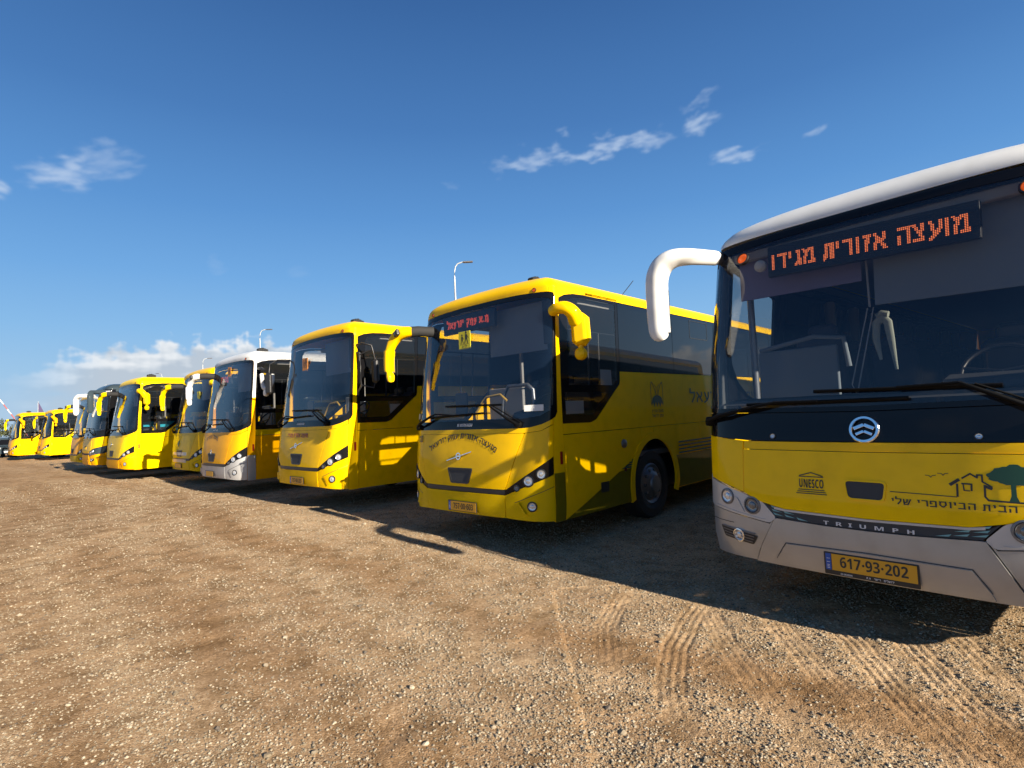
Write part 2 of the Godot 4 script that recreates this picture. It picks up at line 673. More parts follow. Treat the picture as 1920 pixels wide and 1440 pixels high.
func wheel(parent: Node, x: float, z: float, side: float) -> void:
	var f := Transform3D(Basis(Vector3(0, 0, -side), Vector3.UP, Vector3(side, 0, 0)), Vector3(x * side, .5, z))
	var t := MB.new()
	t.lathe(f, PackedVector2Array([Vector2(.29, -.28), Vector2(.46, -.28), Vector2(.5, -.24), Vector2(.5, -.03), Vector2(.47, .01), Vector2(.36, .02), Vector2(.31, 0), Vector2(.29, -.03)]), 36)
	var o := part("wheel", t, m.rubber, parent)
	var r := MB.new()
	r.lathe(f, PackedVector2Array([Vector2(.3, -.01), Vector2(.28, .005), Vector2(.24, -.02), Vector2(.17, .03), Vector2(.13, .05), Vector2(.12, .075), Vector2(0, .08)]), 28)
	part("rim", r, m.steel, o)
	var h := MB.new()
	h.lathe(Transform3D(), PackedVector2Array([Vector2(.024, -.02), Vector2(.024, .025), Vector2(0, .028)]), 6)
	var hm := h.mesh()
	for k in 10:
		var a := TAU * k / 10.0
		part("wheel_nut", hm, m.lens_dark, o).transform = f.translated_local(Vector3(cos(a) * .2, sin(a) * .2, .0))

func roof(T: Dictionary, y0: float, R: float, H: float, crown: float, length: float) -> MB:
	# a rounded cap over the plan outline
	var mb := MB.new()
	var e: float = T.end
	var ss := []
	for i in 29:
		ss.append(e * (i / 14.0 - 1.0))
	ss.push_front(-e - length * .5)
	ss.push_front(-e - length)
	ss.append(e + length * .5)
	ss.append(e + length)
	var rings := []
	for k in 9:
		var th := PI / 2 * k / 8.0
		var d := R * (1 - cos(th))
		var row := []
		for s in ss:
			var p := at(T, s, y0)
			var nn := nrm(T, s, y0)
			nn.y = 0
			nn = nn.normalized()
			var ww := lut(T.w, y0)
			var zc := lut(T.zc, y0)
			var front := clampf((p.z - zc) / (lut(T.zf, y0) - zc), 0, 1) if absf(s) < e else 0.0
			var q := Vector3(p.x * (1.0 - d / ww), p.y, p.z - d * (.35 + .65 * front))
			if absf(s) > e + .01:
				q.z = p.z - d * .35
			q.y = y0 + H * sin(th) + crown * (1.0 - pow(q.x / 1.2, 2.0)) * sin(th)
			row.append([q, (nn * cos(th) / R + Vector3.UP * sin(th) / H).normalized()])
		rings.append(row)
	for k in 8:
		for i in ss.size() - 1:
			var a: Array = rings[k][i]
			var b: Array = rings[k][i + 1]
			var c: Array = rings[k + 1][i + 1]
			var g: Array = rings[k + 1][i]
			mb.tri(a[0], b[0], c[0], a[1], b[1], c[1])
			mb.tri(a[0], c[0], g[0], a[1], c[1], g[1])
	var last: Array = rings[8]
	var cnt := ss.size()
	for i in cnt / 2:
		var a: Vector3 = last[i][0]
		var b: Vector3 = last[i + 1][0]
		var c: Vector3 = last[cnt - 2 - i][0]
		var g: Vector3 = last[cnt - 1 - i][0]
		mb.flat(a, b, c, g, Vector3.UP)
	return mb

func seat_mesh() -> ArrayMesh:
	var b := MB.new()
	b.box(Transform3D(Basis(), Vector3(0, .42, 0)), Vector3(.45, .14, .46), .04)
	b.box(Transform3D(Basis(Vector3.RIGHT, .14), Vector3(0, .8, -.24)), Vector3(.45, .72, .13), .05)
	b.box(Transform3D(Basis(Vector3.RIGHT, .14), Vector3(0, 1.2, -.3)), Vector3(.28, .16, .1), .04)
	b.box(Transform3D(Basis(), Vector3(0, .17, -.02)), Vector3(.2, .36, .2), .02)
	return b.mesh()

func cabin(o: Node, T: Dictionary, floor_y: float, win_y: float, length: float, dash_y: float) -> void:
	# what can be seen through the windscreen
	var b := MB.new()
	b.box(Transform3D(Basis(), Vector3(0, floor_y, -.62 - length / 2)), Vector3(2.4, .08, length - .3), .01)
	part("floor", b, m.interior, o)
	b = MB.new()
	b.box(Transform3D(Basis(), Vector3(0, 3.02, -.75 - length / 2)), Vector3(2.3, .06, length - .6), .01)
	part("ceiling_panel", b, m.trim, o)
	var d := MB.new()
	var prof := [[-.30, dash_y], [-.55, dash_y + .05], [-.75, dash_y - .05], [-.8, floor_y]]
	for i in 3:
		var n0 := Vector3(0, prof[i + 1][0] * -1 + prof[i][0], prof[i][1] - prof[i + 1][1]).normalized()
		d.flat(Vector3(-1.14, prof[i][1], prof[i][0] + .1), Vector3(1.14, prof[i][1], prof[i][0] + .1), Vector3(1.2, prof[i + 1][1], prof[i + 1][0]), Vector3(-1.2, prof[i + 1][1], prof[i + 1][0]), Vector3(0, absf(n0.y), -absf(n0.z)).normalized())
	d.box(Transform3D(Basis(Vector3.RIGHT, .2), Vector3(.62, dash_y + .03, -.72)), Vector3(.66, .22, .3), .06)
	part("dashboard", d, m.dash, o)
	var w := MB.new()
	var ring_pts := []
	var xf := Transform3D(Basis(Vector3.RIGHT, -.6), Vector3(.62, dash_y + .16, -.92))
	for i in 25:
		ring_pts.append(xf * Vector3(cos(TAU * i / 24) * .23, sin(TAU * i / 24) * .23, 0))
	w.tube(ring_pts, .016, 6, Vector2.ONE, Vector3(.01, .2, 1), false)
	for a in [.2, PI - .2, -PI / 2]:
		w.tube([xf * Vector3.ZERO, xf * Vector3(cos(a) * .22, sin(a) * .22, 0)], .014, 5)
	part("steering_wheel", w, m.black, o)
	var sm := seat_mesh()
	for i in 9:
		for x in [-.98, -.52, .52, .98]:
			var st := part("seat", sm, m.seat, o)
			st.position = Vector3(x, floor_y, -2.6 - i * .92)
	var ds := part("driver_seat", sm, m.seat, o)
	ds.position = Vector3(.62, floor_y - .1, -1.5)
	ds.material_override = m.satin
	var rr := MB.new()
	rr.tube([Vector3(-1.1, win_y + .9, -2.2), Vector3(-1.1, win_y + .9, -10.5)], .05, 6)
	rr.tube([Vector3(1.1, win_y + .9, -2.2), Vector3(1.1, win_y + .9, -10.5)], .05, 6)
	part("luggage_rack", rr, m.interior, o)

func sides(o: Node3D, T: Dictionary, win_b: float, win_t: float, seam: float, bot: float, length: float, front_axle: float, rear_axle: float, front_edge: float, door: bool) -> void:
	# the flanks behind the front section: windows, panels, arches, wheels, rear
	var e: float = T.end
	for sd in [1.0, -1.0]:
		var f := func(p: PackedVector2Array) -> PackedVector2Array: return p if sd > 0 else flip(p)
		# passenger windows, butted with dark gaps
		var s := front_edge
		var n := 6
		var step := (e + length - .4 - s) / n
		for i in n:
			panel("window", T, [f.call(rect(s + i * step + .006, win_b + .012, s + (i + 1) * step - .006, win_t - .012))], m.side_glass, o, "", .002, 0.0, 2.0, .3)
			if i % 2 == 1:
				var x0 := s + i * step + .62
				var pl := ring(rounded(rect(x0, win_t - .36, x0 + .68, win_t - .05), .03), rounded(rect(x0 + .014, win_t - .346, x0 + .666, win_t - .064), .03))
				var pls := []
				for q in pl:
					pls.append(f.call(q))
				panel("vent_frame", T, pls, m.black, o, "", .005, .0, 2.0, .4)
		panel("window_surround", T, [f.call(rect(s, win_b, e + length - .4, win_t))], m.frit, o, "", -.012, 0.0, 3.0, .3)
		panel("side_upper", T, [f.call(rect(s, seam, e + length, win_b))], m.yellow, o, "side", 0, .02, 3.0, .3)
		panel("rear_corner_panel", T, [f.call(rect(e + length - .4, win_b, e + length, win_t))], m.yellow, o, "side", 0, .02, 3.0, .3)
		var y_t := win_t
		panel("cove_panel", T, [f.call(rect(e + .55, y_t, e + length, T.roof_y))], m.yellow, o, "roof", 0, .0, 3.0, .3)
		# lower panels between the arches
		var a1 := circle(Vector2(front_axle, .55), .61, 40)
		var a2 := circle(Vector2(rear_axle, .55), .61, 40)
		var cuts := [front_edge + .45, front_axle, front_axle + 1.5, front_axle + 2.9, front_axle + 4.3, rear_axle, e + length]
		for i in cuts.size() - 1:
			var pls := []
			for q in Geometry2D.clip_polygons(rect(cuts[i] + .004, bot, cuts[i + 1] - .004, seam - .006), a1):
				for q2 in Geometry2D.clip_polygons(q, a2):
					pls.append(f.call(q2))
			panel("lower_panel", T, pls, m.yellow, o, "lower", 0, .02, .5, .3)
		for ax in [front_axle, rear_axle]:
			var arc_o := PackedVector2Array()
			var arc_i := PackedVector2Array()
			for k in 33:
				var th := lerpf(-.33, PI + .33, k / 32.0)
				arc_o.append(Vector2(ax, .55) + Vector2.from_angle(th) * .70)
				arc_i.append(Vector2(ax, .55) + Vector2.from_angle(th) * .605)
			arc_i.reverse()
			arc_o.append_array(arc_i)
			panel("wheel_arch", T, [f.call(arc_o)], m.yellow, o, "arch", .018, .03, .3, .3)
			wheel(o, 1.2, lut(T.zc, .5) - (ax - e), sd)
		var uw := MB.new()
		uw.box(Transform3D(Basis(), Vector3(sd * .46, .64, -.25 - length / 2)), Vector3(.9, .62, length - .1), .02)
		part("underbody", uw, m.black, o)
	var rb := MB.new()
	var zr := lut(T.zc, 1.0) - length
	rb.box(Transform3D(Basis(), Vector3(0, (bot + T.roof_y) / 2, zr)), Vector3(2.46, T.roof_y - bot + .1, .08), .03)
	part("rear_panel", rb, m.yellow, o, "side")
	rb = MB.new()
	rb.box(Transform3D(Basis(), Vector3(0, 2.5, zr - .04)), Vector3(2.1, .8, .03), .01)
	part("rear_window", rb, m.frit, o)
	for sd in [1.0, -1.0]:
		rb = MB.new()
		rb.box(Transform3D(Basis(), Vector3(sd * 1.1, 1.0, zr - .045)), Vector3(.14, .5, .03), .01)
		part("tail_light", rb, m.red_lens, o)


# ------------------------------------------------------------------ the common coach
func wiper(o: Node, T: Dictionary, root: Vector2, bend: Vector2, b0: Vector2, b1: Vector2, h := .06) -> void:
	var mb := MB.new()
	var f := func(p: Vector2, d: float) -> Vector3: return at(T, p.x, p.y) + nrm(T, p.x, p.y) * d
	mb.lathe(frame(T, root.x, root.y, .0), PackedVector2Array([Vector2(.045, 0), Vector2(.04, .05), Vector2(.0, .06)]), 10)
	mb.tube([f.call(root, .045), f.call(root.lerp(bend, .3), h + .02), f.call(root.lerp(bend, .8), h + .02), f.call(bend, h)], [.02, .017, .013, .012], 6)
	mb.tube([f.call(root + Vector2(.05, .02), .05), f.call(bend.lerp(root, .1) + Vector2(.03, .012), h + .01)], .007, 5)
	mb.tube([f.call(bend, h), f.call(b0.lerp(b1, .5), h * .8)], .011, 5)
	var w := part("wiper", mb, m.wiper_black, o)
	var bl := MB.new()
	var pts := []
	for i in 9:
		pts.append(f.call(b0.lerp(b1, i / 8.0), .022))
	bl.tube(pts, .009, 5, Vector2(1, 1.5))
	pts = []
	for i in 7:
		pts.append(f.call(b0.lerp(b1, .15 + i / 8.6), .045))
	bl.tube(pts, .006, 4)
	part("blade", bl, m.wiper_black, w)

func mirror_arm_left(o: Node, mat: Material, reach := 1.0) -> void:
	var j := MB.new()
	j.tube([Vector3(-.97, 2.86, -.36), Vector3(-1.06, 2.87, -.16), Vector3(-1.11, 2.86, -.06)], .075, 10, Vector2(.75, 1.0))
	part("mirror_joint", j, m.rubber, o)
	var a := MB.new()
	a.boxy = .65
	a.bent([Vector3(-1.11, 2.862, -.06), Vector3(-1.18, 2.855, .0), Vector3(-1.29, 2.81, .05), Vector3(-1.38, 2.71, .08), Vector3(-1.43, 2.6, .1)], [.07, .08, .082, .07, .06], 16, Vector2(.8, 1.0))
	a.bent([Vector3(-1.43, 2.60, .1), Vector3(-1.45, 2.45, .1), Vector3(-1.46, 2.32, .1)], [.066, .064, .056], 16, Vector2(.9, 1.2), Vector3(0, 0, 1))
	a.bent([Vector3(-1.455, 2.30, .1), Vector3(-1.43, 2.24, .1), Vector3(-1.42, 2.17, .1)], [.035, .05, .04], 14, Vector2(.9, 1.2), Vector3(0, 0, 1))
	var arm := part("mirror_arm", a, mat, o, "arm")
	var g := MB.new()
	g.box(Transform3D(Basis(Vector3.UP, 3.0), Vector3(-1.445, 2.44, .03)), Vector3(.10, .30, .012), .004)
	part("mirror_glass", g, m.mirror_glass, arm)
	var ins := MB.new()
	ins.box(Transform3D(Basis(Vector3.BACK, .3) * Basis(Vector3.UP, -.35), Vector3(-1.235, 2.84, .10)), Vector3(.14, .105, .07), .025)
	part("arm_lamp", ins, m.satin, arm)

func driver_mirror(o: Node, kind: String, mat: Material) -> void:
	if kind == "pod":
		var a := MB.new()
		a.boxy = .75
		a.bent([Vector3(1.24, 2.81, -.42), Vector3(1.34, 2.83, -.4), Vector3(1.44, 2.82, -.42), Vector3(1.5, 2.76, -.47), Vector3(1.52, 2.66, -.52)], [.06, .068, .076, .082, .09], 16, Vector2(1, 1))
		a.box(Transform3D(Basis(Vector3.UP, .25) * Basis(Vector3.BACK, .04), Vector3(1.53, 2.56, -.57)), Vector3(.23, .40, .17), .07)
		a.bent([Vector3(1.53, 2.4, -.57), Vector3(1.528, 2.3, -.56)], [.03, .03], 8)
		var arm := part("driver_mirror", a, mat, o, "arm")
		var g := MB.new()
		g.box(Transform3D(Basis(Vector3.UP, -.3), Vector3(1.50, 2.55, -.66)), Vector3(.17, .3, .012), .004)
		part("mirror_glass", g, m.mirror_glass, arm)
		var b := MB.new()
		var f := Transform3D(Basis(), Vector3(1.525, 2.275, -.56))
		b.lathe(f, PackedVector2Array([Vector2(0, -.06), Vector2(.06, -.055), Vector2(.075, -.02), Vector2(.07, .03), Vector2(.04, .055), Vector2(0, .06)]), 16)
		part("kerb_mirror", b, mat, arm, "arm")
	elif kind == "frame":
		var a := MB.new()
		a.tube([Vector3(1.26, 2.84, -.5), Vector3(1.42, 2.85, -.52), Vector3(1.55, 2.8, -.62), Vector3(1.56, 2.55, -.68)], .016, 6)
		a.tube([Vector3(1.26, 2.7, -.5), Vector3(1.36, 2.68, -.5), Vector3(1.38, 2.1, -.5), Vector3(1.26, 2.0, -.5)], .018, 6)
		a.tube([Vector3(1.38, 2.66, -.5), Vector3(1.55, 2.72, -.62)], .013, 6)
		a.tube([Vector3(1.38, 2.12, -.5), Vector3(1.56, 2.06, -.64), Vector3(1.56, 2.2, -.68)], .013, 6)
		var arm := part("driver_mirror", a, m.satin, o)
		var g := MB.new()
		g.box(Transform3D(Basis(Vector3.UP, -.25), Vector3(1.56, 2.35, -.68)), Vector3(.2, .42, .1), .045)
		part("mirror_head", g, m.satin, arm)
	elif kind == "loop":
		var a := MB.new()
		a.tube([Vector3(1.24, 2.86, -.56), Vector3(1.42, 2.86, -.56), Vector3(1.5, 2.8, -.6)], .035, 8)
		part("mirror_bracket", a, m.satin, o)
		a = MB.new()
		a.bent([Vector3(1.44, 2.72, -.56), Vector3(1.44, 2.5, -.58), Vector3(1.48, 2.4, -.6), Vector3(1.56, 2.42, -.68), Vector3(1.6, 2.56, -.73), Vector3(1.6, 2.7, -.74)], [.045, .045, .05, .05, .045, .04], 12)
		a.lathe(Transform3D(Basis(), Vector3(1.52, 2.29, -.62)), PackedVector2Array([Vector2(0, -.05), Vector2(.07, -.04), Vector2(.085, 0), Vector2(.07, .04), Vector2(0, .05)]), 16)
		var arm := part("driver_mirror", a, mat, o, "arm")
		var g := MB.new()
		g.box(Transform3D(Basis(Vector3.UP, -.35), Vector3(1.52, 2.58, -.66)), Vector3(.13, .3, .05), .02)
		part("mirror_head", g, m.satin, arm)

func build_coach() -> Node3D:
	var T := mk
	var o := Node3D.new()
	var e: float = T.end
	var W_out := sym([0, 1.432, .95, 1.432, 1.057, 1.44, 1.2, 1.474, 1.307, 1.519, 1.37, 1.555, 1.405, 1.61, 1.402, 2.1, 1.385, 2.7, 1.362, 3.0, 1.33, 3.045, 1.174, 3.068, .76, 3.09, .3, 3.1, 0, 3.1])
	var W_in := sym([0, 1.545, .94, 1.545, 1.16, 1.57, 1.30, 1.63, 1.335, 1.69, 1.335, 2.1, 1.32, 2.7, 1.295, 2.95, 1.25, 2.99, 1.1, 3.01, .7, 3.035, .3, 3.045, 0, 3.045])
	panel("windshield_frame", T, ring(W_out, W_in), m.frit, o, "", 0, .03)
	panel("windshield", T, [W_in], m.glass, o, "", -.004)
	panel("cowl", T, [sym([0, 1.376, .985, 1.376, 1.19, 1.40, 1.33, 1.47, 1.325, 1.525, 1.307, 1.519, 1.2, 1.474, 1.057, 1.44, .95, 1.432, 0, 1.432])], m.yellow, o, "hood", 0.006, .02)
	panel("hood", T, [rounded(sym([0, .716, .737, .716, .981, 1.372, 0, 1.372]), .015, 2)], m.yellow, o, "hood", .006, .03)
	var cheek := pv([.745, .714, 1.336, 1.094, 1.334, 1.46, 1.19, 1.396, .99, 1.372])
	var band_c := sym([0, .656, .73, .656, .733, .712, 0, .712])
	var lampH := pv([.733, .654, 1.336, .89, 1.336, 1.09, .741, .712])
	var bc := pv([.735, .648, 1.336, .884, 1.338, .35, 1.1, .36, .732, .385])
	var pil := pv([1.342, .335, 1.505, .33, 1.505, 3.13, 1.25, 3.13, 1.25, 3.066, 1.33, 3.052, 1.368, 3.0, 1.391, 2.7, 1.408, 2.1, 1.411, 1.61, 1.376, 1.55, 1.342, 1.53])
	panel("brow", T, [sym([0, 3.104, .3, 3.104, .76, 3.094, 1.174, 3.072, 1.246, 3.066, 1.246, 3.13, 0, 3.13])], m.yellow, o, "roof", .004, .02)
	panel("trim_band", T, [band_c], m.satin, o, "", 0.002, .02)
	panel("bumper", T, [sym([0, .385, .726, .385, .728, .65, 0, .65])], m.yellow, o, "bumper", .008, .03)
	for sd in [1.0, -1.0]:
		var f := func(p: PackedVector2Array) -> PackedVector2Array: return p if sd > 0 else flip(p)
		panel("cheek_panel", T, [f.call(cheek)], m.yellow, o, "cheek", .004, .03)
		var hl := panel("headlight", T, [f.call(lampH)], m.frit, o, "", .0, .02)
		lamp_unit(T, 1.19 * sd, .898, .05, hl, m.lens)
		lamp_unit(T, 1.045 * sd, .822, .056, hl, m.lens)
		lamp_unit(T, .90 * sd, .742, .034, hl, m.lens_dark)
		var bp := panel("bumper_corner", T, [f.call(bc)], m.yellow, o, "bumper", .004, .03)
		lamp_unit(T, 1.08 * sd, .53, .048, bp, m.lens, "fog_light")
		panel("crease", T, [f.call(pv([.87, .568, 1.334, .745, 1.334, .752, .868, .574]))], m.satin, bp, "", .006)
		# the sloping facet under the crease
		var fc := MB.new()
		var q := [Vector2(.885, .57), Vector2(.93, .575), Vector2(1.02, .44), Vector2(.985, .425)]
		var w3 := []
		for i in 4:
			w3.append(at(T, q[i].x * sd, q[i].y) + nrm(T, q[i].x * sd, q[i].y) * ([.008, .03, .03, .008][i]))
		fc.flat(w3[0], w3[1], w3[2], w3[3], nrm(T, .7 * sd, .5))
		part("bumper_facet", fc, m.yellow, bp, "bumper")
		panel("corner_pillar", T, [f.call(pil)], m.yellow, o, "pillar", 0, .03)
		panel("pillar_foot", T, [f.call(rect(1.345, .332, 1.503, .895))], m.yellow, o, "foot", .003, 0)
		panel("side_marker", T, [f.call(rounded(rect(1.437, .99, 1.473, 1.14), .01))], m.red_lens, o, "", .008, .01)
		# front section of the flank
		var big := pv([1.512, 1.47, 2.086, 1.462, 2.2, 1.494, 2.671, 1.866, 2.775, 1.945, 2.796, 2.0, 2.80, 2.118, 2.80, 3.09, 2.1, 3.09, 1.8, 3.075, 1.62, 3.04, 1.512, 2.99])
		var up := pv([1.66, 1.93, 2.66, 1.93, 2.735, 2.0, 2.742, 3.05, 2.12, 3.05, 1.84, 3.035, 1.7, 3.0, 1.66, 2.9])
		var lowp := pv([1.57, 1.565, 2.07, 1.555, 2.16, 1.575, 2.50, 1.84, 1.57, 1.84])
		var fr := []
		for piece in ring(big, up):
			for z in Geometry2D.clip_polygons(piece, lowp):
				if not Geometry2D.is_polygon_clockwise(z):
					fr.append(z)
		# the lower pane can leave a hole; cut the frame at its middle height first
		fr = []
		for half in [rect(-9, -9, 9, 1.885), rect(-9, 1.885, 9, 9)]:
			for z in Geometry2D.intersect_polygons(big, half):
				fr.append_array(ring(z, lowp if half[2].y < 2.0 else up))
		var fr2 := []
		for z in fr:
			fr2.append(f.call(z))
		panel("cab_window_frame", T, fr2, m.frit, o, "", 0, .03)
		panel("cab_window", T, [f.call(up)], m.cab_glass, o, "", -.004)
		panel("cab_lower_window", T, [f.call(lowp)], m.cab_glass, o, "", -.004)
		var bars := MB.new()
		for x in [2.12, 2.36]:
			bars.tube([at(T, x * sd, 1.93) + Vector3(-.03 * sd, 0, 0), at(T, x * sd, 2.62) + Vector3(-.03 * sd, 0, 0)], .012, 5)
		bars.tube([at(T, 1.66 * sd, 2.62) + Vector3(-.03 * sd, 0, 0), at(T, 2.74 * sd, 2.62) + Vector3(-.03 * sd, 0, 0)], .012, 5)
		part("window_bars", bars, m.black, o)
		panel("cove_front", T, [f.call(pv([1.508, 2.995, 1.62, 3.045, 1.8, 3.08, 2.1, 3.095, 2.8, 3.095, 2.8, 3.13, 1.508, 3.13]))], m.yellow, o, "roof", 0, 0)
		panel("side_front", T, [f.call(pv([1.511, 1.338, 2.80, 1.338, 2.80, 2.114, 2.79, 1.945, 2.68, 1.862, 2.2, 1.488, 2.086, 1.456, 1.511, 1.464]))], m.yellow, o, "side", 0, .02, .2, .2)
		panel("side_lower_front", T, Geometry2D.clip_polygons(f.call(rect(1.511, .335, 3.246, 1.33)), circle(Vector2(3.62 * sd, .55), .61, 40)), m.yellow, o, "lower", 0, .02, .3, .2)
	sides(o, T, 2.118, 3.09, 1.336, .36, 11.0, 3.62, 9.6, 2.80, true)
	# grille
	var gf := rounded(pv([-.275, .95, .205, .95, .135, .755, -.2, .755]), .03)
	var gi := rounded(pv([-.245, .925, .175, .925, .112, .778, -.178, .778]), .02)
	var gr := panel("grille", T, ring(gf, gi), m.satin, o, "", .016, .02)
	panel("grille_mesh", T, [gi], m.dash, gr, "", .009)
	roof_part(o, T, 3.13, .36, .175, .04, 11.0)
	# small fittings on the roof
	var fin := MB.new()
	for i in 5:
		var k := i / 4.0
		fin.box(Transform3D(Basis(), Vector3(.55, 3.375 + .02 * (1 - absf(k - .4)), -.86 - k * .2)), Vector3(.12 - .05 * k, .13 - .04 * absf(k - .45) * 2, .06), .02)
	part("roof_fin", fin, m.rubber, o)
	for x in [-1.02, 1.02]:
		lamp_unit(T, x, 3.112, .022, o, m.amber, "roof_marker")
	cabin(o, T, .95, 2.1, 11.0, 1.5)
	# rolled blind over the driver's half, a wiper pair, handrails behind the screen
	var b := MB.new()
	b.box(Transform3D(Basis(), Vector3(.5, 2.70, -.58)), Vector3(1.02, .62, .012), .004)
	part("blind", b, m.blind, o)
	b = MB.new()
	b.box(Transform3D(Basis(), Vector3(1.13, 2.72, -.5)), Vector3(.22, .55, .03), .01)
	part("sun_visor", b, m.black, o)
	b = MB.new()
	b.tube([Vector3(-.62, 1.45, -1.35), Vector3(-.55, 1.9, -1.35), Vector3(-.45, 2.03, -1.35), Vector3(-.05, 2.03, -1.35), Vector3(.05, 1.95, -1.35), Vector3(.08, 1.4, -1.35)], .03, 8)
	part("handrail", b, m.rail_grey, o)
	b = MB.new()
	b.tube([Vector3(-.66, 1.64, -.85), Vector3(-.5, 1.82, -.86), Vector3(-.42, 1.87, -.86), Vector3(-.14, 1.89, -.86), Vector3(-.02, 1.80, -.86)], .018, 8)
	part("grab_rail", b, m.rail_yellow, o)
	b = MB.new()
	b.box(Transform3D(Basis(), Vector3(-.62, 1.78, -.55)), Vector3(.26, .32, .04), .02)
	part("ticket_machine", b, m.satin, o)
	b = MB.new()
	b.box(Transform3D(Basis(), Vector3(-.75, 1.55, -1.6)), Vector3(.75, .95, .03), .02)
	b.box(Transform3D(Basis(), Vector3(-.4, 2.0, -1.62)), Vector3(.05, 2.0, .05), .01)
	part("partition", b, m.trim, o)
	wiper(o, T, Vector2(.9, 1.478), Vector2(.46, 1.72), Vector2(-.4, 1.743), Vector2(.645, 1.722), .06)
	wiper(o, T, Vector2(-1.05, 1.47), Vector2(-.55, 1.64), Vector2(-.80, 1.60), Vector2(.38, 1.63), .06)
	return o

func roof_part(o: Node, T: Dictionary, y0: float, R: float, H: float, crown: float, length: float) -> void:
	part("roof", roof(T, y0, R, H, crown, length), m.yellow, o, "roof")

func dress(o: Node3D, pal: Dictionary) -> void:
	for c in o.find_children("*", "MeshInstance3D", true, false):
		if c.has_meta("role") and pal.has(c.get_meta("role")):
			c.material_override = m[pal[c.get_meta("role")]]

func diagonal_badge(o: Node, T: Dictionary, s := -.055, y := 1.095) -> void:
	var b := MB.new()
	var f := frame(T, s, y, .01)
	b.lathe(f, PackedVector2Array([Vector2(.046, 0), Vector2(.046, .014), Vector2(.032, .014), Vector2(.03, 0)]), 24)
	b.box(f.translated_local(Vector3(0, 0, .008)), Vector3(.06, .02, .006), .002)
	for k in [-1.0, 1.0]:
		var g := f * Transform3D(Basis(Vector3.BACK, .25), Vector3.ZERO)
		b.box(g.translated_local(Vector3(k * .145, 0, .002)), Vector3(.2, .014, .01), .003)
	part("maker_badge", b, m.chrome, o)

func hatch_badge(o: Node, T: Dictionary, s: float, y: float) -> void:
	var b := MB.new()
	var f := frame(T, s, y, .01)
	b.lathe(f, PackedVector2Array([Vector2(.055, 0), Vector2(.055, .012), Vector2(.045, .012), Vector2(.044, 0)]), 22)
	for k in 3:
		b.box(f * Transform3D(Basis(Vector3.BACK, TAU * k / 3 + PI / 2), Vector3.ZERO) * Transform3D(Basis(), Vector3(.022, 0, .006)), Vector3(.046, .008, .006), .002)
	part("maker_badge", b, m.chrome, o)

func children_sign(o: Node, x: float, y: float, z: float, w: float, h: float, mat: Material, words: bool, turn := 0.0) -> void:
	var f := Transform3D(Basis(Vector3.BACK, turn), Vector3(x, y, z))
	var b := MB.new()
	b.box(f, Vector3(w, h, .006), .002)
	var sgn := part("school_sign", b, mat, o)
	var p := MB.new()
	var g := f.translated_local(Vector3(0, 0, .0035))
	for k in [[-.2, 1.0, .0], [.15, 1.25, .12]]:
		var sx: float = k[0] * w
		var sc: float = k[1] * h
		var by: float = -h * .2
		flat_poly(p, circle(Vector2(sx, by + sc * .5), sc * .06, 10), g)
		flat_poly(p, pv([sx - sc * .07, by + sc * .2, sx + sc * .07, by + sc * .2, sx + sc * .06, by + sc * .43, sx - sc * .06, by + sc * .43]), g)
		flat_poly(p, pv([sx - sc * .07, by + sc * .21, sx - sc * .01, by + sc * .21, sx - sc * .08, by, sx - sc * .13, by]), g)
		flat_poly(p, pv([sx + sc * .01, by + sc * .21, sx + sc * .07, by + sc * .21, sx + sc * .13, by, sx + sc * .08, by]), g)
		flat_poly(p, pv([sx + sc * .05, by + sc * .41, sx + sc * .17, by + sc * .26, sx + sc * .14, by + sc * .24, sx + sc * .03, by + sc * .36]), g)
	flat_poly(p, rect(-w * .38, -h * .24, w * .38, -h * .22), g)
	if words:
		var r := hebrew("ילדים", h * .12, .2)
		for pl in r[0]:
			var q := PackedVector2Array()
			for pt in pl:
				q.append(pt + Vector2(-r[1] / 2, -h * .42))
			if not Geometry2D.triangulate_polygon(q).is_empty():
				flat_poly(p, q, g)
	part("pictogram", p, m.decal, sgn)

func led_sign(o: Node, txt: String, centre: Vector3, w: float, h: float, letter: float, text_w: float, cell: float, dot: float, weight: float, mat: Material, turn := 0.0, ribs := 0, shift := Vector2.ZERO) -> void:
	var f := Transform3D(Basis(Vector3.BACK, turn), centre)
	var b := MB.new()
	b.box(f, Vector3(w, h, .05), .008)
	for i in ribs:
		b.box(f.translated_local(Vector3(0, -h / 2 + h * (i + .5) / ribs, .026)), Vector3(w - .02, h / ribs * .4, .004), .001)
	var sgn := part("destination_sign", b, m.satin, o)
	var ds := dots(txt, roundi(letter / cell), cell, text_w)
	var t := MB.new()
	var ctr := Vector2(ds[1] / 2, letter / 2)
	for p in ds[0]:
		var q: Vector2 = p - ctr + shift
		flat_poly(t, circle(q, dot, 6), f.translated_local(Vector3(0, 0, .031)))
	part("led_text", t, mat, sgn)


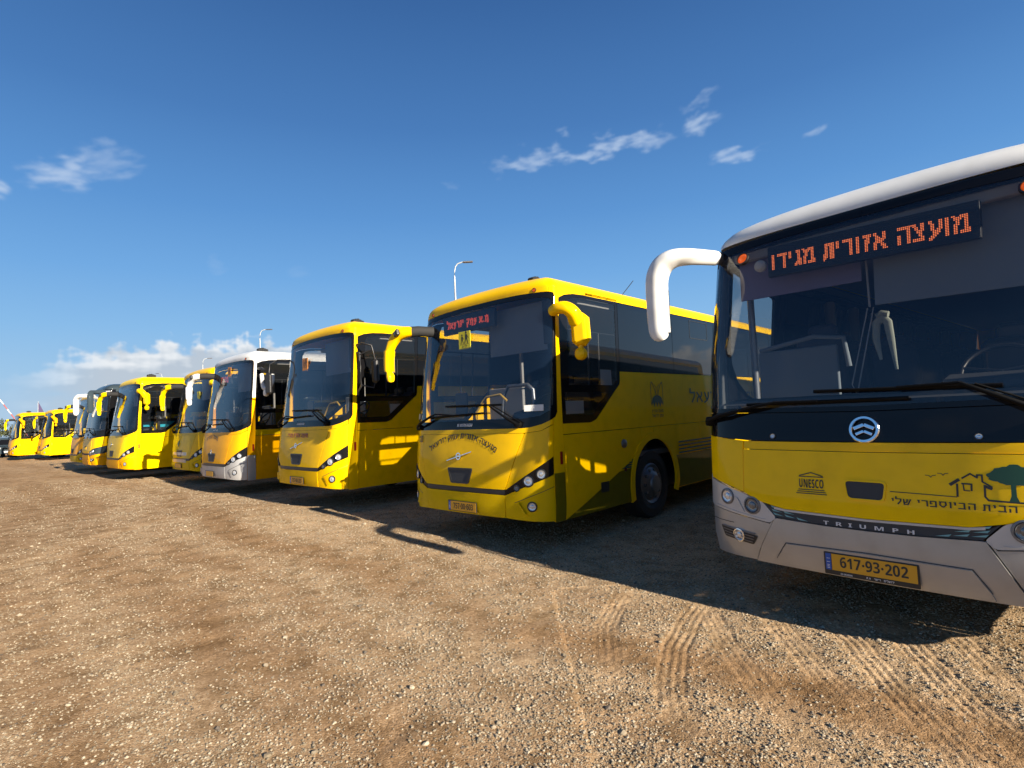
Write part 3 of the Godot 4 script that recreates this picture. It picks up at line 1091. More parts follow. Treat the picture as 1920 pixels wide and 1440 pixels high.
# ------------------------------------------------------------------ the big tourist coach
func build_tourist() -> Node3D:
	var T := gd
	var o := Node3D.new()
	var e: float = T.end
	var W_out := sym([0, 1.525, 1.30, 1.545, 1.40, 1.56, 1.45, 1.62, 1.44, 2.2, 1.41, 2.85, 1.36, 2.985, 1.2, 3.0, .6, 3.022, 0, 3.03])
	var W_in := sym([0, 1.56, 1.24, 1.58, 1.36, 1.62, 1.37, 2.2, 1.33, 2.84, 1.28, 2.91, 1.1, 2.935, .5, 2.955, 0, 2.96])
	panel("windshield_frame", T, ring(W_out, W_in), m.frit, o, "", 0, .03)
	panel("windshield", T, [W_in], m.glass, o, "", -.004)
	panel("nose_panel", T, [sym([0, 1.315, .8, 1.32, 1.15, 1.345, 1.40, 1.37, 1.40, 1.553, 1.30, 1.539, 0, 1.518])], m.frit, o, "", .003, .02)
	var mid := pv([-.836, .91, -.7, .852, -.53, .815, 0, .803, .53, .815, .7, .852, .836, .91, .836, 1.312, 0, 1.307, -.836, 1.312])
	# the top edge of the front panel is folded back
	panel("front_lip", T, [pv([-.836, 1.252, 0, 1.247, .836, 1.252, .836, 1.314, .4, 1.31, 0, 1.309, -.4, 1.31, -.836, 1.314])], m.yellow, o, "hood", .002, .02)
	var fp := panel("front_panel", T, [pv([-.836, .91, -.7, .852, -.53, .815, 0, .803, .53, .815, .7, .852, .836, .91, .836, 1.248, 0, 1.243, -.836, 1.248])], m.gold, o, "hood", .010, .03)
	panel("trim_strip", T, [sym([0, .785, .52, .797, .60, .806, .60, .824, .52, .812, 0, .800])], m.lamp_silver, o, "bumper", .012, .02)
	var strip := panel("name_strip", T, [sym([0, .727, .25, .73, .585, .745, .672, .846, .6, .803, .52, .794, 0, .782])], m.dash, o, "", .004, .02)
	for sd in [1.0, -1.0]:
		var f := func(p: PackedVector2Array) -> PackedVector2Array: return p if sd > 0 else flip(p)
		panel("corner_panel", T, [f.call(pv([.844, .914, 1.0, .957, 1.2, 1.0, 1.54, 1.07, 1.54, 1.372, 1.40, 1.366, 1.15, 1.341, .844, 1.316]))], m.gold, o, "hood", .004, .03)
		var hl := panel("headlight", T, [f.call(rounded(pv([.592, .742, .64, .697, 1.15, .765, 1.36, .79, 1.5, .84, 1.52, 1.055, 1.2, .99, .85, .902, .686, .846]), .02, 3))], m.lamp_silver, o, "lamp", .006, .03)
		lamp_unit(T, 1.0 * sd, .862, .052, hl, m.lens, "lamp", m.steel)
		lamp_unit(T, .775 * sd, .815, .056, hl, m.lens_dark, "lamp", m.steel)
		panel("headlight_crease", T, [f.call(pv([.90, .86, .93, .87, .86, .76, .84, .755]))], m.silver, hl, "", .012, .004)
		panel("headlight_edge", T, [f.call(pv([.67, .725, .70, .715, 1.12, .776, 1.12, .785, .71, .724]))], m.silver, hl, "", .010, .004)
		panel("bumper_corner", T, [f.call(pv([.61, .73, .79, .39, 1.2, .385, 1.45, .37, 1.54, .33, 1.54, .85, 1.37, .785, 1.15, .758, .645, .69]))], m.bronze, o, "bumper", .0, .03)
		var fr := rounded(pv([1.09, .622, .745, .58, .785, .508, 1.05, .535]), .015)
		var fg := panel("fog_recess", T, [f.call(fr)], m.black, o, "", .003, .0)
		for k in 4:
			var y0 := .53 + k * .022
			panel("slat", T, [f.call(pv([.79 - k * .008, y0 - .006, 1.04 + k * .01, y0 + .02, 1.04 + k * .01, y0 + .027, .79 - k * .008, y0 + .001]))], m.steel, fg, "", .009, .005)
		lamp_unit(T, .905 * sd, .566, .042, fg, m.lens, "fog_light", m.chrome)
		panel("bumper_crease", T, [f.call(pv([.95, .655, 1.54, .665, 1.54, .671, .95, .661]))], m.dash, o, "", .002)
		panel("corner_pillar", T, [f.call(pv([1.545, .33, 1.60, .315, 1.60, 3.03, 1.38, 3.03, 1.365, 2.99, 1.415, 2.85, 1.445, 2.2, 1.455, 1.62, 1.405, 1.555, 1.40, 1.375, 1.545, 1.377]))], m.pillar_grey, o, "gpillar", 0, .03)
		lamp_unit(T, sd * .93, 2.86, .045, o, m.amber, "amber_lamp")
		lamp_unit(T, sd * .60, 1.352, .018, o, m.lens, "washer_jet")
		# flank front
		var big := rect(1.605, 1.5, 2.8, 2.95)
		var win := rounded(pv([1.66, 2.2, 1.70, 2.0, 1.80, 1.82, 1.98, 1.69, 2.2, 1.63, 2.55, 1.62, 2.55, 2.7, 1.66, 2.88]), .03)
		var fr2 := []
		for z in ring(big, win):
			fr2.append(f.call(z))
		panel("cab_window_frame", T, fr2, m.frit, o, "", 0, .03, .4, .3)
		panel("cab_window", T, [f.call(win)], m.cab_glass, o, "", -.004, 0, .4, .3)
		panel("side_front", T, [f.call(rect(1.605, 1.2, 2.8, 1.495))], m.gold, o, "hood", 0, .02, .4, .3)
		panel("side_lower_front", T, Geometry2D.clip_polygons(f.call(rect(1.605, .31, 3.246, 1.19)), circle(Vector2(3.7 * sd, .55), .61, 40)), m.gold, o, "lower", 0, .02, .4, .3)
		panel("cove_front", T, [f.call(rect(1.605, 2.955, 2.8, 3.03))], m.white, o, "roof", 0, .02, .4, .3)
		# the long ear-like mirror
		var a := MB.new()
		a.tube([Vector3(-1.17 * -sd, 2.95, -.52), Vector3(-1.175 * -sd, 2.945, -.44), Vector3(-1.18 * -sd, 2.94, -.35)], [.085, .075, .07], 14, Vector2(.7, .8))
		part("mirror_joint", a, m.steel, o)
		a = MB.new()
		a.boxy = .62
		a.bent([Vector3(1.18 * sd, 2.94, -.36), Vector3(1.25 * sd, 2.925, -.07), Vector3(1.34 * sd, 2.91, .06), Vector3(1.42 * sd, 2.86, .11), Vector3(1.465 * sd, 2.77, .13), Vector3(1.48 * sd, 2.66, .13), Vector3(1.485 * sd, 2.45, .13), Vector3(1.48 * sd, 2.28, .13), Vector3(1.465 * sd, 2.23, .12)],
			[.058, .062, .072, .082, .086, .086, .084, .08, .06], 24, Vector2(.92, 1.1), Vector3(0, .3, 1))
		var arm := part("mirror_arm", a, m.white, o, "arm")
		var g := MB.new()
		g.box(Transform3D(Basis(Vector3.UP, PI - .1 * sd), Vector3(1.478 * sd, 2.46, .04)), Vector3(.11, .38, .012), .004)
		part("mirror_glass", g, m.mirror_glass, arm)
	panel("bumper", T, [sym([0, .385, .782, .39, .60, .735, .583, .739, .25, .724, 0, .721])], m.bronze, o, "bumper", .012, .04)
	panel("bumper_recess", T, [sym([0, .575, .525, .565, .61, .44, .614, .44, .53, .57, 0, .58])], m.dash, o, "", .0135)
	panel("bumper_step", T, [sym([0, .392, .625, .397, .606, .44, .523, .561, 0, .571])], m.bronze, o, "bumper", .018, .01)
	var emb := MB.new()
	var ef := frame(T, .012, 1.397, .012)
	emb.lathe(ef, PackedVector2Array([Vector2(.094, -.008), Vector2(.094, .006), Vector2(.088, .014), Vector2(.074, .014), Vector2(.068, .004)]), 36)
	for k in 2:
		var oy := .018 - k * .042
		var sx := .062 - k * .012
		for sg in [-1.0, 1.0]:
			var g := ef * Transform3D(Basis(Vector3.BACK, -.42 * sg), Vector3(sx * .5 * sg, oy, .006))
			emb.box(g, Vector3(sx * 1.12, .026 - k * .004, .014), .004)
	part("maker_emblem", emb, m.chrome, o)
	var gf := rounded(pv([-.125, 1.058, .13, 1.056, .112, .922, -.107, .924]), .03)
	var gi := rounded(pv([-.113, 1.047, .118, 1.045, .102, .933, -.097, .935]), .026)
	var gr := panel("tow_cover", T, ring(gf, gi), m.gold, o, "hood", .018, .012)
	panel("cover_plate", T, [gi], m.dash, gr, "", .012)
	sides(o, T, 1.62, 2.95, 1.2, .31, 11.2, 3.7, 9.8, 2.8, true)
	part("roof", roof(T, 3.03, .42, .195, .05, 11.2), m.white, o, "roof")
	cabin(o, T, 1.0, 2.0, 11.2, 1.6)
	for sd in [1.0, -1.0]:
		var rl := MB.new()
		rl.box(Transform3D(Basis(Vector3.UP, -.5 * sd), Vector3(1.0 * sd, 3.17, -.62)), Vector3(.12, .05, .07), .02)
		part("roof_marker", rl, m.satin, o)
	# header behind the top of the windscreen, blinds, divider
	var b := MB.new()
	b.box(Transform3D(Basis(), Vector3(0, 2.90, -.46)), Vector3(2.1, .09, .06), .02)
	part("header_panel", b, m.trim, o)
	b = MB.new()
	b.box(Transform3D(Basis(Vector3.BACK, -.02), Vector3(-.56, 2.70, -.52)), Vector3(.96, .36, .012), .004)
	part("blind", b, m.blind_violet, o)
	b = MB.new()
	b.box(Transform3D(Basis(Vector3.BACK, -.03), Vector3(.62, 2.6, -.52)), Vector3(1.24, .62, .012), .004)
	part("blind", b, m.blind, o)
	b = MB.new()
	b.tube([Vector3(-.04, 2.95, -.5), Vector3(-.04, 2.3, -.5)], .008, 6)
	b.tube([Vector3(-.07, 2.3, -.55), Vector3(-.2, 1.72, -.5), Vector3(-.15, 1.66, -.42)], .005, 5)
	b.tube([Vector3(-.03, 2.3, -.55), Vector3(-.14, 1.66, -.42)], .005, 5)
	part("blind_cord", b, m.trim, o)
	b = MB.new()
	b.box(Transform3D(Basis(), Vector3(-.86, 1.86, -1.15)), Vector3(.72, .5, .04), .04)
	b.tube([Vector3(-1.2, 2.12, -1.15), Vector3(-.7, 2.2, -1.15), Vector3(-.45, 2.16, -1.15), Vector3(-.42, 1.9, -1.15)], .022, 8)
	part("partition", b, m.blind, o)
	b = MB.new()
	b.tube([Vector3(-1.12, 1.6, -.85), Vector3(-1.12, 2.9, -.85)], .03, 8)
	part("door_post", b, m.rail_grey, o)
	for k in 9:
		for sd in [-1.0, 1.0]:
			b = MB.new()
			var z0 := -2.9 - k * .78
			b.bent([Vector3(1.15 * sd, 2.75, z0), Vector3(1.14 * sd, 2.3, z0 + .01), Vector3(1.13 * sd, 2.05, z0 + .03), Vector3(1.14 * sd, 1.7, z0)], [.07, .05, .025, .06], 8, Vector2(.5, 1))
			part("curtain", b, m.cloth, o)
	var sm := seat_mesh()
	var gs := part("guide_seat", sm, m.seat, o)
	gs.position = Vector3(-.85, 1.1, -1.5)
	b = MB.new()
	b.lathe(Transform3D(Basis(), Vector3(-.78, 2.77, -.36)), PackedVector2Array([Vector2(0, .035), Vector2(.03, .03), Vector2(.05, .005), Vector2(.05, -.02)]), 16)
	part("dome_camera", b, m.white, o)
	wiper(o, T, Vector2(.95, 1.44), Vector2(.53, 1.668), Vector2(-.30, 1.674), Vector2(.72, 1.65), .07)
	wiper(o, T, Vector2(-1.2, 1.47), Vector2(-.56, 1.60), Vector2(-.80, 1.598), Vector2(.268, 1.597), .06)
	return o

func teal_marks(o: Node, T: Dictionary) -> void:
	for sd in [1.0, -1.0]:
		var pls := []
		for c in 3:
			for r in 3 - c:
				var s0 := .375 + (2 - c) * .085 + (r * .008)
				var y0 := .748 + (2 - c) * .006 + r * .026 - (0.006 if c == 2 else 0.0)
				var q := pv([s0 - .012, y0, s0 + .055, y0 + .004, s0 + .068, y0 + .02])
				pls.append(q if sd > 0 else flip(q))
		panel("strip_mark", T, pls, m.teal, o, "", .007, 0, .3, .3)

func drawing(called: String, T: Dictionary, polys: Array, mat: Material, o: Node, off := .014) -> void:
	var mb := MB.new()
	for p in polys:
		lay(mb, T, p, off, .2, .2)
	part(called, mb, mat, o)

func temple_mark(o: Node, T: Dictionary) -> void:
	var c := Vector2(-.33, .94)
	var p := []
	p.append_array(stroke(pv([c.x - .078, c.y + .128, c.x, c.y + .152, c.x + .078, c.y + .128]), .007))
	p.append_array(stroke(pv([c.x - .082, c.y + .122, c.x + .082, c.y + .122]), .006))
	for k in 3:
		p.append_array(stroke(pv([c.x - .086 - k * .008, c.y + .03 - k * .014, c.x + .086 + k * .008, c.y + .03 - k * .014]), .006))
	drawing("temple_mark", T, p, m.decal, o)
	text_on("temple_letters", T, "UNESCO", font_bold, c.x, c.y + .042, .06, m.decal, o, .014, .5)

func home_drawing(o: Node, T: Dictionary) -> void:
	var p := []
	p.append_array(stroke(pv([.145, .995, .32, .992, .484, .988]), .005))
	p.append_array(stroke(pv([.486, .99, .487, 1.068]), .010))
	p.append_array(stroke(pv([.452, 1.058, .498, 1.094]), .017))
	p.append_array(stroke(pv([.51, 1.10, .55, 1.13, .58, 1.108, .581, 1.124, .602, 1.124, .603, 1.086, .645, 1.056]), .009))
	p.append_array(stroke(pv([.612, 1.06, .645, 1.046]), .016))
	p.append_array(stroke(pv([.612, 1.068, .611, 1.0, .625, .979, .72, .976, .86, .972]), .010))
	p.append_array(stroke(pv([.507, 1.07, .553, 1.068, .552, 1.028]), .009))
	p.append_array(stroke(pv([.515, 1.066, .518, 1.03, .545, 1.028]), .006))
	for b in [[.362, 1.105], [.423, 1.12]]:
		p.append_array(stroke(pv([b[0] - .028, b[1] + .006, b[0] - .008, b[1] + .004, b[0], b[1] - .006, b[0] + .008, b[1] + .004, b[0] + .026, b[1] + .008]), .004))
	drawing("home_drawing", T, p, m.decal, o)
	var crown := PackedVector2Array()
	for i in 44:
		var a := TAU * i / 44
		var wob := 1.0 + .05 * sin(a * 9.0) + .03 * sin(a * 23.0)
		crown.append(Vector2(.742 + cos(a) * .118 * wob, 1.118 + sin(a) * (.072 if sin(a) > 0 else .048) * wob * (1.0 - .25 * absf(cos(a)))))
	drawing("tree_drawing", T, [crown, pv([.724, 1.075, .745, 1.075, .746, 1.01, .757, .978, .712, .978, .723, 1.01])], m.decal_green, o)
	hebrew_on("home_words", T, "הבית הביוספרי שלי", .447, .918, .036, .592, m.decal, o, 0.0, .17, .014)


# ------------------------------------------------------------------ ground
const RISES := [2.38, -3.77, -.035, -.66, -7.08, -.025, -3.96, -10.13, .087, -7.13, -13.06, .032, -13.19, -18.1, .04, -31.4, -36.4, -.037, -35.7, -38.9, -.043]
var bump_noise := FastNoiseLite.new()
var patch_noise := FastNoiseLite.new()
var streak_noise := FastNoiseLite.new()
var tracks := []

func rise(x: float, z: float) -> float:
	var a := 0.0
	var b := 0.08
	for i in range(0, RISES.size(), 3):
		var d := Vector2(x - RISES[i], z - RISES[i + 1]).length_squared()
		if d < 60.0:
			var w := exp(-d / 9.0)
			a += w * RISES[i + 2]
			b += w
	return a / b

func rut(x: float, z: float) -> Vector2:
	# (how far the tyre tracks press the ground down, how smooth they leave it)
	var h := 0.0
	var sm := 0.0
	for t in tracks:
		var bb: Rect2 = t.box
		if not bb.has_point(Vector2(x, z)):
			continue
		var p := Vector2(x, z)
		var pts: PackedVector2Array = t.pts
		for i in pts.size() - 1:
			var ab := pts[i + 1] - pts[i]
			var k := (p - pts[i]).dot(ab) / ab.length_squared()
			if k < 0.0 or k > 1.0:
				continue
			var u := (p - pts[i]).cross(ab.normalized())
			var half: float = t.w
			var along := (i + k) / (pts.size() - 1.0)
			u += .012 * patch_noise.get_noise_1d(along * 900.0)
			if absf(u) < half:
				var edge := smoothstep(half, half * .6, absf(u))
				var fade := clampf(.95 + .8 * patch_noise.get_noise_2d(x * 260.0 + 71.0, z * 260.0), 0.0, 1.0)
				fade *= smoothstep(0.0, .2, along) * smoothstep(1.0, .6, along)
				var g: float = t.deep * (.5 - .5 * cos(TAU * u / t.gap)) * fade
				h = maxf(h, edge * (g + .002 * fade))
				sm = maxf(sm, edge)
			break
	return Vector2(h, sm)

func ground_y(x: float, z: float, fine: bool) -> float:
	var y := rise(x, z)
	if fine:
		y += bump_noise.get_noise_2d(x * 90.0, z * 90.0) * .012 + bump_noise.get_noise_2d(x * 900.0, z * 900.0) * .004
		if tracks:
			var r := rut(x, z)
			y -= r.x
	return y

const LANES := [[-3.35, .32, 1.0], [-2.55, .22, .5], [-1.75, .42, 1.0], [-.75, .34, .9], [.45, .45, .9], [1.6, .4, .8], [3.2, .6, .9], [5.2, .7, .9], [8.0, .9, .8], [-4.1, .2, .4]]

func wear(x: float, z: float) -> float:
	# 0 = loose pale gravel, 1 = dark, driven earth; the lanes run along the row
	# lanes lie at set distances from the row of noses and wander a little
	var along := x * -.72 + z * -.69
	var d := x * -.69 + z * .72 + patch_noise.get_noise_1d(along * 9.0) * .8
	var lane := 0.0
	for k in LANES:
		var u: float = (d - k[0]) / k[1]
		lane += exp(-u * u) * k[2] * (.95 + .7 * patch_noise.get_noise_2d(along * 16.0 + k[0] * 90.0, d * 20.0))
	var a := streak_noise.get_noise_2d(along * 9.0, d * 60.0)
	var b := patch_noise.get_noise_2d(x * 34.0, z * 34.0)
	return clampf(.10 + lane * .95 + a * .36 + b * .34, 0.0, 1.0)

func ground_sheet(called: String, x0: float, x1: float, z0: float, z1: float, st: float, fine: bool, hole: Rect2, sink := 0.0) -> void:
	var nx := int(round((x1 - x0) / st))
	var nz := int(round((z1 - z0) / st))
	var inner := hole.grow(-minf(st * .5, 5.0)) if sink > 0.0 else hole
	var v := PackedVector3Array()
	var c := PackedColorArray()
	var idx := PackedInt32Array()
	v.resize((nx + 1) * (nz + 1))
	c.resize(v.size())
	for j in nz + 1:
		for i in nx + 1:
			var x := x0 + i * st
			var z := z0 + j * st
			var y := ground_y(x, z, fine)
			if sink > 0.0 and inner.has_point(Vector2(x, z)):
				y -= sink
			var k := j * (nx + 1) + i
			v[k] = Vector3(x, y, z)
			var w := wear(x, z)
			c[k] = Color(1, 1, 1).lerp(Color(.68, .60, .525), w)
	for j in nz:
		for i in nx:
			var k := j * (nx + 1) + i
			idx.append_array(PackedInt32Array([k, k + 1, k + nx + 1, k + 1, k + nx + 2, k + nx + 1]))
	var nn := PackedVector3Array()
	nn.resize(v.size())
	for j in nz + 1:
		for i in nx + 1:
			var k := j * (nx + 1) + i
			var dx := v[j * (nx + 1) + mini(i + 1, nx)] - v[j * (nx + 1) + maxi(i - 1, 0)]
			var dz := v[mini(j + 1, nz) * (nx + 1) + i] - v[maxi(j - 1, 0) * (nx + 1) + i]
			nn[k] = dz.cross(dx).normalized()
	var a := []
	a.resize(Mesh.ARRAY_MAX)
	a[Mesh.ARRAY_VERTEX] = v
	a[Mesh.ARRAY_NORMAL] = nn
	a[Mesh.ARRAY_COLOR] = c
	a[Mesh.ARRAY_INDEX] = idx
	var am := ArrayMesh.new()
	am.add_surface_from_arrays(Mesh.PRIMITIVE_TRIANGLES, a)
	var o := top(called, am, m.ground)
	tag(o, "brown gravel and packed earth of the parking lot", "", "", "structure")

func cell_tex(freq: float, sd: int, colour: bool) -> NoiseTexture2D:
	# cells the size of gravel: their tones, or their rounded heights
	var n := FastNoiseLite.new()
	n.seed = sd
	n.noise_type = FastNoiseLite.TYPE_CELLULAR
	n.frequency = freq
	n.cellular_return_type = FastNoiseLite.RETURN_CELL_VALUE if colour else FastNoiseLite.RETURN_DISTANCE2_SUB
	n.cellular_jitter = 1.0
	n.fractal_type = FastNoiseLite.FRACTAL_FBM
	n.fractal_octaves = 3
	n.fractal_gain = .55
	n.domain_warp_enabled = true
	n.domain_warp_amplitude = 14.0
	n.domain_warp_frequency = .03
	var t := NoiseTexture2D.new()
	t.width = 2048
	t.height = 2048
	t.seamless = true
	t.noise = n
	if colour:
		var g := Gradient.new()
		g.offsets = PackedFloat32Array([0.0, .2, .4, .55, .72, .9, 1.0])
		g.colors = PackedColorArray([Color(.46, .37, .28), Color(.58, .48, .365), Color(.65, .55, .425), Color(.685, .582, .455), Color(.72, .617, .49), Color(.79, .695, .57), Color(.87, .79, .675)])
		t.color_ramp = g
	return t

func stone(sd: int) -> ArrayMesh:
	# a small angular pebble: a squashed, dented octahedron split once
	var r := RandomNumberGenerator.new()
	r.seed = 500 + sd
	var mb := MB.new()
	var base := [Vector3.RIGHT, Vector3.LEFT, Vector3.UP, Vector3.DOWN, Vector3.BACK, Vector3.FORWARD]
	var moved := {}
	var g := func(p: Vector3) -> Vector3:
		var key := Vector3i(p.normalized() * 100.0)
		if not moved.has(key):
			moved[key] = p.normalized() * r.randf_range(.72, 1.15) * Vector3(1, .62, .85)
		return moved[key]
	for sx in [0, 1]:
		for sy in [2, 3]:
			for sz in [4, 5]:
				var a: Vector3 = base[sx]
				var b: Vector3 = base[sy]
				var c: Vector3 = base[sz]
				var ab := a + b
				var bc := b + c
				var ca := c + a
				for t in [[a, ab, ca], [ab, b, bc], [ca, bc, c], [ab, bc, ca]]:
					var p: Vector3 = g.call(t[0])
					var q: Vector3 = g.call(t[1])
					var s: Vector3 = g.call(t[2])
					var nr := (q - p).cross(s - p).normalized()
					if nr.dot(p + q + s) < 0:
						nr = -nr
					mb.tri(p, q, s, nr, nr, nr)
	return mb.mesh()

func pebbles(total: int) -> void:
	var r := RandomNumberGenerator.new()
	r.seed = 77
	var kinds := []
	for k in 4:
		kinds.append([stone(k), []])
	var made := 0
	while made < total:
		# nearer ground gets more of them: that is where single stones can be seen
		var d := 1.7 + 22.0 * pow(r.randf(), 2.0)
		var th := deg_to_rad(r.randf_range(-54, 54))
		var x := d * sin(th)
		var z := -d * cos(th) + .4
		made += 1
		var w := wear(x, z)
		if r.randf() < w * .8:
			continue
		var rt := rut(x, z) if z > -6.0 else Vector2.ZERO
		if rt.y > .3 and r.randf() < .8:
			continue
		var sz := .0022 + .0072 * pow(r.randf(), 2.8)
		if r.randf() < .012:
			sz *= r.randf_range(1.5, 2.6)
		sz *= 1.0 + .035 * d
		var b := Basis(Vector3.UP, r.randf() * TAU) * Basis(Vector3.RIGHT, r.randf_range(-.5, .5))
		b = b.scaled(Vector3.ONE * sz)
		var y := ground_y(x, z, true)
		var tone := r.randf()
		var col := Color(.19, .15, .10).lerp(Color(.40, .34, .25), pow(tone, 1.8))
		if r.randf() < .10:
			col = Color(.08, .065, .05).lerp(Color(.14, .115, .09), r.randf())
		kinds[r.randi() % 4][1].append([Transform3D(b, Vector3(x, y + sz * .22, z)), col])
	for k in kinds:
		var mm := MultiMesh.new()
		mm.transform_format = MultiMesh.TRANSFORM_3D
		mm.use_colors = true
		mm.mesh = k[0]
		mm.instance_count = k[1].size()
		for i in k[1].size():
			mm.set_instance_transform(i, k[1][i][0])
			mm.set_instance_color(i, k[1][i][1])
		var o := MultiMeshInstance3D.new()
		o.name = numbered("gravel")
		o.multimesh = mm
		o.material_override = m.stone
		add_child(o)
		tag(o, "loose pale stones scattered over the gravel lot", "gravel", "", "stuff")

func ground() -> void:
	bump_noise.seed = 5
	bump_noise.frequency = .02
	bump_noise.fractal_octaves = 4
	patch_noise.seed = 8
	patch_noise.frequency = .01
	patch_noise.fractal_octaves = 4
	streak_noise.seed = 12
	streak_noise.frequency = .01
	streak_noise.fractal_octaves = 4
	for t in [[[1.62, -4.85, 1.23, -4.18, .99, -3.73, .85, -3.31, .78, -3.02, .80, -2.75], .11, .052, .0065], [[2.40, -4.5, 2.26, -4.0, 2.15, -3.57, 2.06, -3.19, 1.99, -2.86, 1.92, -2.4, 1.86, -2.0], .14, .05, .008],
		[[2.75, -4.4, 2.56, -3.82, 2.44, -3.42, 2.33, -3.04, 2.26, -2.74, 2.16, -2.2], .12, .05, .008], [[.2, -4.7, .12, -4.32, .03, -4.02, -.01, -3.6], .10, .05, .007], [[-2.95, -5.5, -2.44, -4.41, -2.04, -3.65, -1.7, -3.0], .09, .06, .006],
		[[1.95, -4.7, 1.84, -4.0, 1.76, -3.4, 1.66, -2.6], .12, .046, .006], [[.9, -4.9, .62, -4.2, .5, -3.4], .1, .05, .005], [[-.75, -3.2, -.62, -2.6, -.6, -2.2], .08, .07, .007], [[1.5, -4.6, 1.38, -3.9, 1.33, -3.2, 1.3, -2.4], .10, .044, .005], [[2.95, -3.9, 2.75, -3.4, 2.58, -2.9], .10, .05, .006], [[-.4, -4.9, -.35, -4.3, -.38, -3.7], .09, .05, .005]]:
		var pts := pv(t[0])
		var box := Rect2(pts[0], Vector2.ZERO)
		for p in pts:
			box = box.expand(p)
		tracks.append({"pts": pts, "w": t[1], "gap": t[2], "deep": t[3], "box": box.grow(.2)})
	var g := StandardMaterial3D.new()
	g.vertex_color_use_as_albedo = true
	g.roughness = .95
	g.metallic_specular = .2
	g.albedo_texture = cell_tex(.075, 61, true)
	g.uv1_triplanar = true
	g.uv1_world_triplanar = true
	g.uv1_scale = Vector3(.4, .4, .4)
	g.heightmap_enabled = true
	g.heightmap_texture = cell_tex(.075, 61, false)
	g.heightmap_scale = .6
	g.detail_enabled = true
	g.detail_blend_mode = BaseMaterial3D.BLEND_MODE_MUL
	g.detail_albedo = noise_tex(.02, [[0.0, .35, .6, 1.0], [Color(.72, .70, .67), Color(.90, .89, .87), Color(1, 1, 1), Color(1, 1, 1)]], 1024, 6, FastNoiseLite.TYPE_SIMPLEX_SMOOTH, 23)
	g.detail_uv_layer = BaseMaterial3D.DETAIL_UV_2
	g.uv2_triplanar = true
	g.uv2_world_triplanar = true
	g.uv2_scale = Vector3(.13, .13, .13)
	m.ground = g
	var st := solid(Color.WHITE, .9)
	st.vertex_color_use_as_albedo = true
	st.metallic_specular = .3
	m.stone = st
	var fine := Rect2(.3, -5.1, 2.7, 3.3)
	var near := Rect2(-6.0, -10.2, 12.0, 9.6)
	ground_sheet("ground", fine.position.x, fine.end.x, fine.position.y, fine.end.y, .015, true, Rect2())
	ground_sheet("ground", near.position.x, near.end.x, near.position.y, near.end.y, .05, true, fine, .05)
	var mid := Rect2(-80, -80, 120, 100)
	ground_sheet("ground", mid.position.x, mid.end.x, mid.position.y, mid.end.y, .5, false, near, .12)
	ground_sheet("ground", -2400, 2400, -2400, 2400, 20.0, false, Rect2(-66, -66, 92, 72), .4)
	pebbles(640000)


